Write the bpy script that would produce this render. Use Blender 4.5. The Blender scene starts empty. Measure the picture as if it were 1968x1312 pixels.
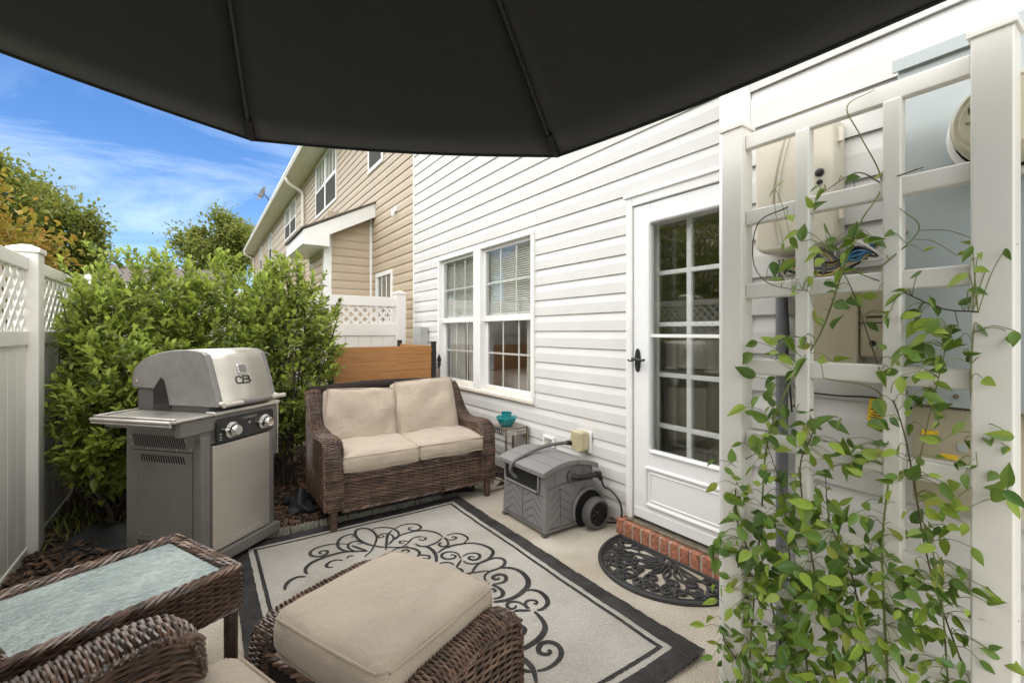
import bpy, math, random
import numpy as np
from mathutils import Matrix, Vector
random.seed(7); rng = np.random.default_rng(11)
scene = bpy.context.scene
COL = scene.collection
PI = math.pi
R = math.radians

# ------------------------------------------------------------------ camera
cam_d = bpy.data.cameras.new('camera')
cam_d.sensor_width = 36.0
cam_d.lens = 16.098
cam_d.shift_y = -18.0 / 1968.0
cam_d.clip_start = 0.02
cam_d.clip_end = 3000
cam = bpy.data.objects.new('camera', cam_d)
cam.location = (0, 0, 1.30)
cam.rotation_euler = (R(90), 0, -math.atan(600 / 880))
COL.objects.link(cam)
scene.camera = cam

# ------------------------------------------------------------------ sky, sun, exposure
SUN_EL, SUN_AZ = 78.0, 110.0            # azimuth clockwise from +Y
world = bpy.data.worlds.new('World'); scene.world = world
world.use_nodes = True
wn, wl = world.node_tree.nodes, world.node_tree.links
wn.clear()
sky = wn.new('ShaderNodeTexSky'); sky.sky_type = 'NISHITA'; sky.sun_disc = False
sky.sun_elevation = R(SUN_EL); sky.sun_rotation = R(SUN_AZ)
sky.air_density = 1.0; sky.dust_density = 0.25; sky.ozone_density = 3.0
geo = wn.new('ShaderNodeTexCoord')
# thin cirrus: stretched noise on the sky direction projected on a high plane
sep = wn.new('ShaderNodeSeparateXYZ'); wl.new(geo.outputs['Generated'], sep.inputs[0])
zc = wn.new('ShaderNodeMath'); zc.operation = 'MAXIMUM'; zc.inputs[1].default_value = 0.05
wl.new(sep.outputs['Z'], zc.inputs[0])
za = wn.new('ShaderNodeMath'); za.operation = 'ADD'; za.inputs[1].default_value = 0.18
wl.new(zc.outputs[0], za.inputs[0])
dx = wn.new('ShaderNodeMath'); dx.operation = 'DIVIDE'; wl.new(sep.outputs['X'], dx.inputs[0]); wl.new(za.outputs[0], dx.inputs[1])
dy = wn.new('ShaderNodeMath'); dy.operation = 'DIVIDE'; wl.new(sep.outputs['Y'], dy.inputs[0]); wl.new(za.outputs[0], dy.inputs[1])
cmb = wn.new('ShaderNodeCombineXYZ'); wl.new(dx.outputs[0], cmb.inputs[0]); wl.new(dy.outputs[0], cmb.inputs[1])
mp = wn.new('ShaderNodeMapping'); mp.inputs['Rotation'].default_value = (0, 0, R(38)); mp.inputs['Scale'].default_value = (0.55, 1.25, 1)
mp.inputs['Location'].default_value = (0.4, 0.9, 0)
wl.new(cmb.outputs[0], mp.inputs[0])
nz = wn.new('ShaderNodeTexNoise'); nz.inputs['Scale'].default_value = 1.1; nz.inputs['Detail'].default_value = 9
nz.inputs['Roughness'].default_value = 0.62; nz.inputs['Distortion'].default_value = 0.9
wl.new(mp.outputs[0], nz.inputs['Vector'])
cr = wn.new('ShaderNodeValToRGB'); cr.color_ramp.elements[0].position = 0.49; cr.color_ramp.elements[0].color = (0, 0, 0, 1)
cr.color_ramp.elements[1].position = 0.88; cr.color_ramp.elements[1].color = (0.36, 0.36, 0.36, 1)
wl.new(nz.outputs['Fac'], cr.inputs[0])
mixc = wn.new('ShaderNodeMix'); mixc.data_type = 'RGBA'
wl.new(cr.outputs[0], mixc.inputs[0]); hs = wn.new('ShaderNodeHueSaturation'); hs.inputs['Saturation'].default_value = 1.26; hs.inputs['Hue'].default_value = 0.507; wl.new(sky.outputs[0], hs.inputs['Color'])
wl.new(hs.outputs[0], mixc.inputs[6])
mixc.inputs[7].default_value = (12.5, 13.2, 14.2, 1)
bg = wn.new('ShaderNodeBackground'); bg.inputs[1].default_value = 0.085
wl.new(mixc.outputs[2], bg.inputs[0])
wo = wn.new('ShaderNodeOutputWorld'); wl.new(bg.outputs[0], wo.inputs[0])

sl = bpy.data.lights.new('sun', 'SUN'); sl.energy = 4.8; sl.angle = R(170); sl.color = (1.0, 0.945, 0.815)
sun = bpy.data.objects.new('sun', sl); COL.objects.link(sun)
_az, _el = R(SUN_AZ), R(SUN_EL)
sdir = Vector((math.sin(_az) * math.cos(_el), math.cos(_az) * math.cos(_el), math.sin(_el)))
sun.rotation_euler = sdir.to_track_quat('Z', 'Y').to_euler()
sun.location = (-6, -6, 12)
vs = scene.view_settings
vs.view_transform = 'Standard'; vs.look = 'None'; vs.exposure = 1.15; vs.gamma = 1.0; vs.use_curve_mapping = False
scene.cycles.max_bounces = 8; scene.cycles.transparent_max_bounces = 16
scene.cycles.use_denoising = True

# ------------------------------------------------------------------ materials
M = {}
def mat(name, color, rough=0.6, metal=0.0, spec=0.5, vary=0.0, vscale=6.0, detail=4, bump=0.0, bscale=60.0,
        color2=None, island=None, trans=0.0, stretch=(1, 1, 1), coat=0.0, bdist=0.004, bstretch=None, speck=None):
    """Principled material; base colour varies by noise (vary / color2) and by piece (island ramp)."""
    m = bpy.data.materials.new(name); m.use_nodes = True
    n, l = m.node_tree.nodes, m.node_tree.links
    b = n['Principled BSDF']; out = n['Material Output']
    b.inputs['Roughness'].default_value = rough; b.inputs['Metallic'].default_value = metal
    b.inputs['Specular IOR Level'].default_value = spec
    b.inputs['Coat Weight'].default_value = coat
    tc = n.new('ShaderNodeTexCoord'); mpn = n.new('ShaderNodeMapping'); mpn.inputs['Scale'].default_value = stretch
    l.new(tc.outputs['Object'], mpn.inputs[0])
    col = None
    if island:
        g = n.new('ShaderNodeNewGeometry'); rp = n.new('ShaderNodeValToRGB')
        els = rp.color_ramp.elements
        while len(els) < len(island): els.new(0.5)
        for i, c in enumerate(island):
            els[i].position = i / (len(island) - 1); els[i].color = (*c, 1)
        l.new(g.outputs['Random Per Island'], rp.inputs[0]); col = rp.outputs[0]
    if vary > 0 or color2:
        nz = n.new('ShaderNodeTexNoise'); nz.inputs['Scale'].default_value = vscale; nz.inputs['Detail'].default_value = detail
        l.new(mpn.outputs[0], nz.inputs['Vector'])
        r2 = n.new('ShaderNodeValToRGB'); r2.color_ramp.elements[0].position = 0.32; r2.color_ramp.elements[1].position = 0.68
        c = Vector(color)
        if color2: ca, cb = color, color2
        else: ca, cb = tuple(c * (1 - vary)), tuple(min(1, v) for v in c * (1 + vary))
        if col is None:
            r2.color_ramp.elements[0].color = (*ca, 1); r2.color_ramp.elements[1].color = (*cb, 1)
            l.new(nz.outputs['Fac'], r2.inputs[0]); col = r2.outputs[0]
        else:
            r2.color_ramp.elements[0].color = (1 - vary,) * 3 + (1,); r2.color_ramp.elements[1].color = (1 + vary,) * 3 + (1,)
            l.new(nz.outputs['Fac'], r2.inputs[0])
            mx = n.new('ShaderNodeMix'); mx.data_type = 'RGBA'; mx.blend_type = 'MULTIPLY'; mx.inputs[0].default_value = 1
            l.new(col, mx.inputs[6]); l.new(r2.outputs[0], mx.inputs[7]); col = mx.outputs[2]
        # roughness drifts a little with the same noise
        mr = n.new('ShaderNodeMapRange'); mr.inputs[3].default_value = max(0.02, rough - 0.07); mr.inputs[4].default_value = min(1, rough + 0.07)
        l.new(nz.outputs['Fac'], mr.inputs[0]); l.new(mr.outputs[0], b.inputs['Roughness'])
    if speck:
        sn = n.new('ShaderNodeTexNoise'); sn.inputs['Scale'].default_value = speck[0]; sn.inputs['Detail'].default_value = 3
        l.new(tc.outputs['Object'], sn.inputs['Vector'])
        sr = n.new('ShaderNodeValToRGB'); sr.color_ramp.elements[0].position = 0.36; sr.color_ramp.elements[1].position = 0.64
        sr.color_ramp.elements[0].color = (1 - speck[1],) * 3 + (1,); sr.color_ramp.elements[1].color = (1 + speck[1],) * 3 + (1,)
        l.new(sn.outputs['Fac'], sr.inputs[0])
        sx_ = n.new('ShaderNodeMix'); sx_.data_type = 'RGBA'; sx_.blend_type = 'MULTIPLY'; sx_.inputs[0].default_value = 1
        l.new(col, sx_.inputs[6]); l.new(sr.outputs[0], sx_.inputs[7]); col = sx_.outputs[2]
    if col is not None: l.new(col, b.inputs['Base Color'])
    else: b.inputs['Base Color'].default_value = (*color, 1)
    if bump > 0:
        bn = n.new('ShaderNodeTexNoise'); bn.inputs['Scale'].default_value = bscale; bn.inputs['Detail'].default_value = 5
        if bstretch:
            mb2 = n.new('ShaderNodeMapping'); mb2.inputs['Scale'].default_value = bstretch
            l.new(tc.outputs['Object'], mb2.inputs[0]); l.new(mb2.outputs[0], bn.inputs['Vector'])
        else: l.new(mpn.outputs[0], bn.inputs['Vector'])
        bu = n.new('ShaderNodeBump'); bu.inputs['Strength'].default_value = bump; bu.inputs['Distance'].default_value = bdist
        l.new(bn.outputs['Fac'], bu.inputs['Height']); l.new(bu.outputs[0], b.inputs['Normal'])
    if trans > 0:
        t = n.new('ShaderNodeBsdfTranslucent'); ms = n.new('ShaderNodeMixShader'); ms.inputs[0].default_value = trans
        if col is not None: l.new(col, t.inputs[0])
        else: t.inputs[0].default_value = (*color, 1)
        l.new(b.outputs[0], ms.inputs[1]); l.new(t.outputs[0], ms.inputs[2]); l.new(ms.outputs[0], out.inputs[0])
    M[name] = m
    return m

def fabric(name, color, wscale=420.0, strength=0.35, mottled=0.08, crease=0.6):
    m = mat(name, color, rough=0.9, spec=0.2, vary=mottled, vscale=5, detail=6, speck=(320, 0.10))
    n, l = m.node_tree.nodes, m.node_tree.links; b = n['Principled BSDF']
    b.inputs['Sheen Weight'].default_value = 0.25
    tc = n.new('ShaderNodeTexCoord'); w1 = n.new('ShaderNodeTexWave'); w2 = n.new('ShaderNodeTexWave')
    for w, d in ((w1, 'X'), (w2, 'Y')):
        w.bands_direction = d; w.inputs['Scale'].default_value = wscale / 6.3; w.inputs['Distortion'].default_value = 1.2
        w.inputs['Detail Scale'].default_value = 3; l.new(tc.outputs['Object'], w.inputs['Vector'])
    ad = n.new('ShaderNodeMath'); ad.operation = 'ADD'; l.new(w1.outputs['Fac'], ad.inputs[0]); l.new(w2.outputs['Fac'], ad.inputs[1])
    # soft large creases
    nz = n.new('ShaderNodeTexNoise'); nz.inputs['Scale'].default_value = 9; nz.inputs['Detail'].default_value = 3; nz.inputs['Distortion'].default_value = 1.0
    l.new(tc.outputs['Object'], nz.inputs['Vector'])
    b1 = n.new('ShaderNodeBump'); b1.inputs['Strength'].default_value = strength; b1.inputs['Distance'].default_value = 0.0012
    l.new(ad.outputs[0], b1.inputs['Height'])
    b2 = n.new('ShaderNodeBump'); b2.inputs['Strength'].default_value = crease; b2.inputs['Distance'].default_value = 0.02
    l.new(nz.outputs['Fac'], b2.inputs['Height']); l.new(b1.outputs[0], b2.inputs['Normal']); l.new(b2.outputs[0], b.inputs['Normal'])
    return m

def glass_mat(name, tint=(0.96, 0.97, 0.96), ior=1.5, rough=0.0):
    m = bpy.data.materials.new(name); m.use_nodes = True
    n, l = m.node_tree.nodes, m.node_tree.links; n.clear()
    o = n.new('ShaderNodeOutputMaterial'); ms = n.new('ShaderNodeMixShader'); t = n.new('ShaderNodeBsdfTransparent'); g = n.new('ShaderNodeBsdfGlossy')
    t.inputs[0].default_value = (*tint, 1); g.inputs['Roughness'].default_value = rough
    f = n.new('ShaderNodeLayerWeight'); f.inputs[0].default_value = 0.5     # 'Facing': the same from both sides of the sheet
    pw = n.new('ShaderNodeMath'); pw.operation = 'POWER'; pw.inputs[1].default_value = 4.0; l.new(f.outputs['Facing'], pw.inputs[0])
    mr = n.new('ShaderNodeMapRange'); mr.inputs[3].default_value = 0.085; mr.inputs[4].default_value = 1.0; l.new(pw.outputs[0], mr.inputs[0])
    l.new(mr.outputs[0], ms.inputs[0]); l.new(t.outputs[0], ms.inputs[1]); l.new(g.outputs[0], ms.inputs[2]); l.new(ms.outputs[0], o.inputs[0])
    M[name] = m
    return m

mat('white_siding', (0.665, 0.652, 0.625), rough=0.5, vary=0.035, vscale=3.0, bump=0.25, bscale=45, bstretch=(6, 1, 9), bdist=0.0015)
mat('tan_siding', (0.47, 0.375, 0.27), rough=0.55, vary=0.06, vscale=2.5, bump=0.25, bscale=45, bstretch=(6, 1, 9), bdist=0.0015)
mat('white_trim', (0.80, 0.79, 0.765), rough=0.42, vary=0.03, vscale=4)
mat('cream_trim', (0.72, 0.66, 0.55), rough=0.5, vary=0.08, vscale=4)
mat('white_vinyl', (0.75, 0.725, 0.675), rough=0.36, vary=0.035, vscale=3.5, bump=0.05, bscale=25)
mat('door_white', (0.80, 0.80, 0.79), rough=0.32, vary=0.02, vscale=3)
mat('roof_shingle', (0.10, 0.085, 0.075), rough=0.95, vary=0.4, vscale=22, bump=0.5, bscale=30)
mat('gutter_white', (0.74, 0.70, 0.62), rough=0.45, vary=0.04)
mat('concrete', (0.36, 0.31, 0.235), rough=0.92, color2=(0.53, 0.485, 0.41), vscale=2.6, detail=12, bump=0.8, bscale=230, bdist=0.004, speck=(170, 0.30))
mat('ground_soil', (0.07, 0.06, 0.04), rough=1, vary=0.4, vscale=1.5)
mat('mulch', (0.028, 0.019, 0.013), rough=1, vary=0.5, vscale=25, bump=1.0, bscale=50, bdist=0.02)
mat('mulch_chip', (0.1, 0.05, 0.03), rough=0.9, island=[(0.022, 0.014, 0.010), (0.05, 0.028, 0.017), (0.10, 0.055, 0.03), (0.16, 0.095, 0.055)], vary=0.3, vscale=40)
mat('grass_far', (0.06, 0.09, 0.025), rough=1, vary=0.4, vscale=3)
mat('brick', (0.36, 0.13, 0.07), rough=0.85, island=[(0.30, 0.105, 0.06), (0.44, 0.19, 0.115), (0.37, 0.14, 0.08)], vary=0.30, vscale=30, speck=(70, 0.3), bump=0.5, bscale=90)
mat('mortar', (0.42, 0.36, 0.28), rough=1, vary=0.2, vscale=40, bump=0.4, bscale=120)
mat('black_metal', (0.014, 0.014, 0.014), rough=0.42, vary=0.2, vscale=20)
mat('rubber', (0.026, 0.026, 0.027), rough=0.48, vary=0.25, vscale=18, bump=0.2, bscale=120)
mat('wicker', (0.10, 0.05, 0.03), rough=0.33, island=[(0.030, 0.019, 0.014), (0.078, 0.045, 0.031), (0.122, 0.070, 0.047), (0.20, 0.125, 0.088), (0.062, 0.038, 0.028)], vary=0.45, vscale=14, spec=0.6)
mat('wicker_dark', (0.018, 0.010, 0.007), rough=0.9, vary=0.3)
fabric('cushion', (0.44, 0.365, 0.288))
mat('piping', (0.40, 0.33, 0.26), rough=0.9, spec=0.2, vary=0.08, vscale=12)
fabric('canopy', (0.0260, 0.0264, 0.0272), wscale=700, strength=0.3, mottled=0.06, crease=0.06)
mat('canopy_seam', (0.010, 0.010, 0.010), rough=0.7)
mat('grill_grey', (0.185, 0.175, 0.162), rough=0.42, vary=0.08, vscale=6, metal=0.2, bump=0.08, bscale=200)
mat('lid_grey', (0.25, 0.238, 0.228), rough=0.36, vary=0.16, vscale=4, detail=9, metal=0.35, speck=(26, 0.06))
mat('stainless', (0.60, 0.56, 0.50), rough=0.40, metal=0.68, vary=0.06, vscale=2.2, stretch=(1, 1, 6))
mat('chrome', (0.72, 0.71, 0.69), rough=0.10, metal=1.0)
mat('panel_black', (0.012, 0.012, 0.012), rough=0.22, spec=0.6, vary=0.3, vscale=8)
mat('dark_hole', (0.006, 0.006, 0.006), rough=0.9)
mat('shelf_metal', (0.60, 0.57, 0.53), rough=0.34, metal=0.8, vary=0.18, vscale=7)
mat('etched', (0.72, 0.69, 0.64), rough=0.5, metal=0.6)
mat('print_grey', (0.45, 0.45, 0.44), rough=0.5)
mat('resin_grey', (0.20, 0.19, 0.185), rough=0.55, vary=0.07, vscale=6, bump=0.2, bscale=160)
mat('resin_dark', (0.095, 0.09, 0.088), rough=0.6)
mat('hose_grey', (0.13, 0.128, 0.125), rough=0.45, vary=0.1)
mat('cable_black', (0.012, 0.012, 0.012), rough=0.4)
mat('aged_metal', (0.33, 0.29, 0.22), rough=0.42, metal=0.75, vary=0.3, vscale=30)
mat('mirror_bit', (0.72, 0.72, 0.70), rough=0.12, metal=1.0)
mat('outlet_plastic', (0.50, 0.44, 0.27), rough=0.3, vary=0.12, vscale=15, coat=0.3)
mat('utility_grey', (0.42, 0.46, 0.46), rough=0.45, vary=0.06, vscale=5, metal=0.15)
mat('disconnect_grey', (0.42, 0.43, 0.42), rough=0.45, vary=0.1, metal=0.2)
mat('telecom_beige', (0.60, 0.56, 0.46), rough=0.5, vary=0.05, vscale=5)
mat('telecom_tan', (0.42, 0.37, 0.26), rough=0.5, vary=0.08, vscale=5)
mat('conduit_grey', (0.15, 0.155, 0.17), rough=0.6)
mat('yellow_tag', (0.80, 0.52, 0.03), rough=0.5, vary=0.06)
mat('tag_print', (0.05, 0.04, 0.01), rough=0.7)
mat('meter_glass', (0.60, 0.56, 0.42), rough=0.12, coat=0.8, vary=0.1, vscale=9)
mat('meter_face', (0.62, 0.60, 0.52), rough=0.5)
mat('wire_white', (0.65, 0.62, 0.55), rough=0.5)
mat('wire_yellow', (0.55, 0.40, 0.14), rough=0.5)
mat('wire_blue', (0.03, 0.17, 0.33), rough=0.5)
mat('cedar', (0.36, 0.155, 0.045), rough=0.6, color2=(0.46, 0.215, 0.07), vscale=5, detail=8, stretch=(1.2, 8, 14), bump=0.25, bscale=30, bstretch=(2, 20, 40))
mat('rug_field', (0.355, 0.33, 0.285), rough=0.95, spec=0.1, color2=(0.465, 0.44, 0.40), vscale=2.6, detail=8, speck=(210, 0.16))
mat('rug_black', (0.044, 0.042, 0.040), rough=0.95, spec=0.1, vary=0.30, vscale=9, speck=(190, 0.35))
mat('rug_light', (0.42, 0.395, 0.34), rough=0.95, spec=0.1)
mat('screen_mesh', (0.10, 0.095, 0.09), rough=1.0, spec=0.05)
mat('blind_white', (0.88, 0.865, 0.82), rough=0.6, trans=0.2)
mat('door_curtain', (0.40, 0.37, 0.27), rough=0.9, trans=0.3)
mat('curtain', (0.85, 0.83, 0.79), rough=0.9, trans=0.35)
mat('room_wall', (0.72, 0.67, 0.58), rough=0.9, vary=0.04)
mat('room_floor', (0.22, 0.15, 0.09), rough=0.5)
mat('wood_orange', (0.34, 0.15, 0.05), rough=0.4, vary=0.25, vscale=8, stretch=(8, 1, 1))
mat('linen', (0.62, 0.58, 0.54), rough=0.9, vary=0.05)
mat('bark', (0.06, 0.045, 0.032), rough=0.95, vary=0.35, vscale=30, bump=0.6, bscale=60)
mat('stem_brown', (0.075, 0.055, 0.028), rough=0.8, vary=0.4, vscale=20)
mat('stem_green', (0.14, 0.17, 0.045), rough=0.7, vary=0.25, vscale=20)
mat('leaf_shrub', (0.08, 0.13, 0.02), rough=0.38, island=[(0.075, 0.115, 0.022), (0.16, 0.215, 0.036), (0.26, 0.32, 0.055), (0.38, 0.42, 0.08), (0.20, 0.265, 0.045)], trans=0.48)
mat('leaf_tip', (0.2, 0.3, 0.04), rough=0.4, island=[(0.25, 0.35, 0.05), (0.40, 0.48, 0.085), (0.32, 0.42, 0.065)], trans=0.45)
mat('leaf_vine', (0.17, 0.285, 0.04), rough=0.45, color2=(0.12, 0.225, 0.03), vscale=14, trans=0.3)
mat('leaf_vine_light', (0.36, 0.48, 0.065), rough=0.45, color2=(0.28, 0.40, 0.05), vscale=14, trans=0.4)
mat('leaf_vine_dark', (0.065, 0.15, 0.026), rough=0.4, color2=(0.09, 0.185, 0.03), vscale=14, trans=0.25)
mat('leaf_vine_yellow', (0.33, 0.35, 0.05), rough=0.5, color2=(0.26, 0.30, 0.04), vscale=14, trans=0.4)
mat('leaf_vine_mass', (0.07, 0.14, 0.02), rough=0.42, island=[(0.07, 0.145, 0.024), (0.15, 0.25, 0.036), (0.30, 0.40, 0.055)], trans=0.42)
mat('leaf_tree', (0.08, 0.11, 0.02), rough=0.55, island=[(0.08, 0.115, 0.02), (0.15, 0.185, 0.032), (0.23, 0.24, 0.042), (0.18, 0.20, 0.034)], trans=0.42)
mat('leaf_autumn', (0.2, 0.16, 0.02), rough=0.5, island=[(0.15, 0.15, 0.022), (0.27, 0.23, 0.03), (0.36, 0.27, 0.04), (0.38, 0.20, 0.04), (0.22, 0.20, 0.03)], trans=0.4)
mat('leaf_red', (0.35, 0.05, 0.02), rough=0.5, island=[(0.30, 0.045, 0.02), (0.38, 0.09, 0.03)], trans=0.3)
mat('weed_fabric', (0.013, 0.013, 0.014), rough=0.65, bump=0.4, bscale=12, bdist=0.03)
mat('edging', (0.18, 0.175, 0.14), rough=0.95, vary=0.35, vscale=25, bump=0.5, bscale=60)
mat('teal_glass', (0.02, 0.34, 0.36), rough=0.08, coat=0.6, trans=0.35)
mat('frosted_top', (0.21, 0.27, 0.26), rough=0.30, color2=(0.37, 0.43, 0.41), vscale=5, detail=12, bump=1.0, bscale=70, bdist=0.006, speck=(60, 0.16))
# grime splashed up the lowest courses of the siding
def splash(name, dirt, top=0.42):
    n, l = M[name].node_tree.nodes, M[name].node_tree.links; b = n['Principled BSDF']; src = b.inputs['Base Color'].links[0].from_socket
    tc = n.new('ShaderNodeTexCoord'); sp = n.new('ShaderNodeSeparateXYZ'); l.new(tc.outputs['Object'], sp.inputs[0])
    nz = n.new('ShaderNodeTexNoise'); nz.inputs['Scale'].default_value = 7; nz.inputs['Detail'].default_value = 8; l.new(tc.outputs['Object'], nz.inputs['Vector'])
    mr = n.new('ShaderNodeMapRange'); mr.inputs[1].default_value = 0.02; mr.inputs[2].default_value = top; mr.inputs[3].default_value = 0.75; mr.inputs[4].default_value = 0.0; l.new(sp.outputs['Z'], mr.inputs[0])
    mu = n.new('ShaderNodeMath'); mu.operation = 'MULTIPLY'; l.new(mr.outputs[0], mu.inputs[0]); l.new(nz.outputs['Fac'], mu.inputs[1])
    mx = n.new('ShaderNodeMix'); mx.data_type = 'RGBA'; l.new(mu.outputs[0], mx.inputs[0]); l.new(src, mx.inputs[6]); mx.inputs[7].default_value = (*dirt, 1); l.new(mx.outputs[2], b.inputs['Base Color'])
splash('white_siding', (0.34, 0.29, 0.21)); splash('white_vinyl', (0.36, 0.32, 0.24), 0.5)
glass_mat('glass')
glass_mat('glass_dark', tint=(0.80, 0.80, 0.76))

# ------------------------------------------------------------------ mesh helpers
class MB:
    """Collects vertices and faces for ONE mesh."""
    def __init__(self): self.v, self.f, self.n = [], [], 0
    def add(self, verts, faces):
        verts = np.asarray(verts, float).reshape(-1, 3)
        self.v.append(verts)
        for a in faces: self.f.append(tuple(int(i) + self.n for i in a))
        self.n += len(verts); return self
    def addq(self, verts, quads):
        verts = np.asarray(verts, float).reshape(-1, 3)
        q = np.asarray(quads, int) + self.n
        self.v.append(verts); self.f.extend(map(tuple, q.tolist())); self.n += len(verts); return self
    def box(self, x0, x1, y0, y1, z0, z1, mx=None):
        x0, x1 = min(x0, x1), max(x0, x1); y0, y1 = min(y0, y1), max(y0, y1); z0, z1 = min(z0, z1), max(z0, z1)
        v = [(x, y, z) for z in (z0, z1) for y in (y0, y1) for x in (x0, x1)]
        if mx is not None: v = [tuple(mx @ Vector(p)) for p in v]
        return self.add(v, [(0, 2, 3, 1), (4, 5, 7, 6), (0, 1, 5, 4), (2, 6, 7, 3), (0, 4, 6, 2), (1, 3, 7, 5)])
    def prism(self, poly, axis, a0, a1, mx=None):
        """poly: 2-D outline, extruded along axis ('x','y','z') from a0 to a1."""
        def mk(p, a):
            return {'x': (a, p[0], p[1]), 'y': (p[0], a, p[1]), 'z': (p[0], p[1], a)}[axis]
        n = len(poly)
        v = [mk(p, a0) for p in poly] + [mk(p, a1) for p in poly]
        if mx is not None: v = [tuple(mx @ Vector(p)) for p in v]
        f = [tuple(range(n - 1, -1, -1)), tuple(range(n, 2 * n))] + [(i, (i + 1) % n, n + (i + 1) % n, n + i) for i in range(n)]
        return self.add(v, f)
    def tube(self, path, r, n=8, closed=False, caps=True, flat=None):
        P = np.asarray(path, float); m = len(P)
        r = np.full(m, r, float) if np.isscalar(r) else np.asarray(r, float)
        if closed: T = np.roll(P, -1, 0) - np.roll(P, 1, 0)
        else:
            T = np.empty_like(P); T[1:-1] = P[2:] - P[:-2] if m > 2 else 0; T[0] = P[1] - P[0]; T[-1] = P[-1] - P[-2]
        T /= np.linalg.norm(T, axis=1)[:, None] + 1e-12
        up = np.array([0, 0, 1.]) if abs(T[0][2]) < 0.9 else np.array([1., 0, 0])
        N = np.empty_like(P); x = np.cross(T[0], up); x /= np.linalg.norm(x); N[0] = x
        for i in range(1, m):
            x = N[i - 1] - T[i] * (N[i - 1] @ T[i]); L = np.linalg.norm(x)
            N[i] = x / L if L > 1e-9 else N[i - 1]
        B = np.cross(T, N)
        an = np.arange(n) * 2 * PI / n
        fl = 1.0 if flat is None else flat
        ring = P[:, None] + r[:, None, None] * (np.cos(an)[None, :, None] * N[:, None] + fl * np.sin(an)[None, :, None] * B[:, None])
        idx = np.arange(m * n).reshape(m, n)
        q = []
        mm = m if closed else m - 1
        for i in range(mm):
            a, b = idx[i], idx[(i + 1) % m]
            q += [(a[k], a[(k + 1) % n], b[(k + 1) % n], b[k]) for k in range(n)]
        if caps and not closed: q += [tuple(idx[0][::-1]), tuple(idx[-1])]
        return self.add(ring.reshape(-1, 3), q)
    def lathe(self, prof, c=(0, 0, 0), n=24, axis='z', wob=None, cap=True):
        prof = list(prof); v = []; m = len(prof)
        for r_, h in prof:
            for k in range(n):
                a = 2 * PI * k / n; rr = r_ * (1 if wob is None else wob(a, h))
                x, y = rr * math.cos(a), rr * math.sin(a)
                p = {'z': (x, y, h), 'x': (h, x, y), 'y': (y, h, x)}[axis]
                v.append((p[0] + c[0], p[1] + c[1], p[2] + c[2]))
        f = [(i * n + k, i * n + (k + 1) % n, (i + 1) * n + (k + 1) % n, (i + 1) * n + k) for i in range(m - 1) for k in range(n)]
        if cap and prof[0][0] > 1e-6: f.append(tuple(range(n - 1, -1, -1)))
        if cap and prof[-1][0] > 1e-6: f.append(tuple((m - 1) * n + k for k in range(n)))
        return self.add(v, f)
    def grid(self, S, nu, nv):
        v = [S(i / nu, j / nv) for i in range(nu + 1) for j in range(nv + 1)]
        f = [(i * (nv + 1) + j, (i + 1) * (nv + 1) + j, (i + 1) * (nv + 1) + j + 1, i * (nv + 1) + j + 1) for i in range(nu) for j in range(nv)]
        return self.add(v, f)
    def xform(self, mx):
        A = np.array(mx); self.v = [v @ A[:3, :3].T + A[:3, 3] for v in self.v]; return self
    def mesh(self, name, material, smooth=False):
        me = bpy.data.meshes.new(name)
        V = np.concatenate(self.v) if self.v else np.zeros((0, 3))
        me.from_pydata(V.tolist(), [], self.f)
        if material: me.materials.append(M[material] if isinstance(material, str) else material)
        if smooth: me.polygons.foreach_set('use_smooth', [True] * len(me.polygons))
        me.update(); return me

def place(name, me, parent=None, local=False):
    o = bpy.data.objects.new(name, me); COL.objects.link(o)
    if parent is not None:
        o.parent = parent
        if not local and parent.parent is None and parent.type == 'EMPTY':
            o.matrix_parent_inverse = parent.matrix_basis.inverted()
    return o

def build(mb, name, material, parent=None, smooth=False, bevel=0.0, local=False, seg=2, angle=40):
    o = place(name, mb.mesh(name, material, smooth), parent, local)
    if bevel > 0:
        b = o.modifiers.new('bevel', 'BEVEL'); b.width = bevel; b.segments = seg; b.limit_method = 'ANGLE'; b.angle_limit = R(angle)
        o.data.polygons.foreach_set('use_smooth', [True] * len(o.data.polygons))
        w = o.modifiers.new('normals', 'WEIGHTED_NORMAL'); w.keep_sharp = True
    elif smooth:
        try: o.data.set_sharp_from_angle(angle=R(angle))
        except Exception: pass
    return o

def tag(o, label=None, cat=None, group=None, kind=None):
    if label: o['label'] = label
    if cat: o['category'] = cat
    if group: o['group'] = group
    if kind: o['kind'] = kind
    return o

def thing(name, label, cat, loc=(0, 0, 0), rz=0.0, group=None, kind=None):
    o = bpy.data.objects.new(name, None); COL.objects.link(o)
    o.empty_display_size = 0.1; o.location = loc; o.rotation_euler = (0, 0, rz)
    return tag(o, label, cat, group, kind)

def smooth_path(pts, n=8, closed=False):
    P = np.asarray(pts, float); m = len(P); out = []
    rngi = range(m if closed else m - 1)
    for i in rngi:
        p0 = P[(i - 1) % m] if closed or i > 0 else 2 * P[0] - P[1]
        p1 = P[i]; p2 = P[(i + 1) % m]
        p3 = P[(i + 2) % m] if closed or i + 2 < m else 2 * P[-1] - P[-2]
        for k in range(n):
            t = k / n
            out.append(0.5 * (2 * p1 + (p2 - p0) * t + (2 * p0 - 5 * p1 + 4 * p2 - p3) * t * t + (3 * p1 - p0 - 3 * p2 + p3) * t ** 3))
    if not closed: out.append(P[-1])
    return np.array(out)

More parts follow.
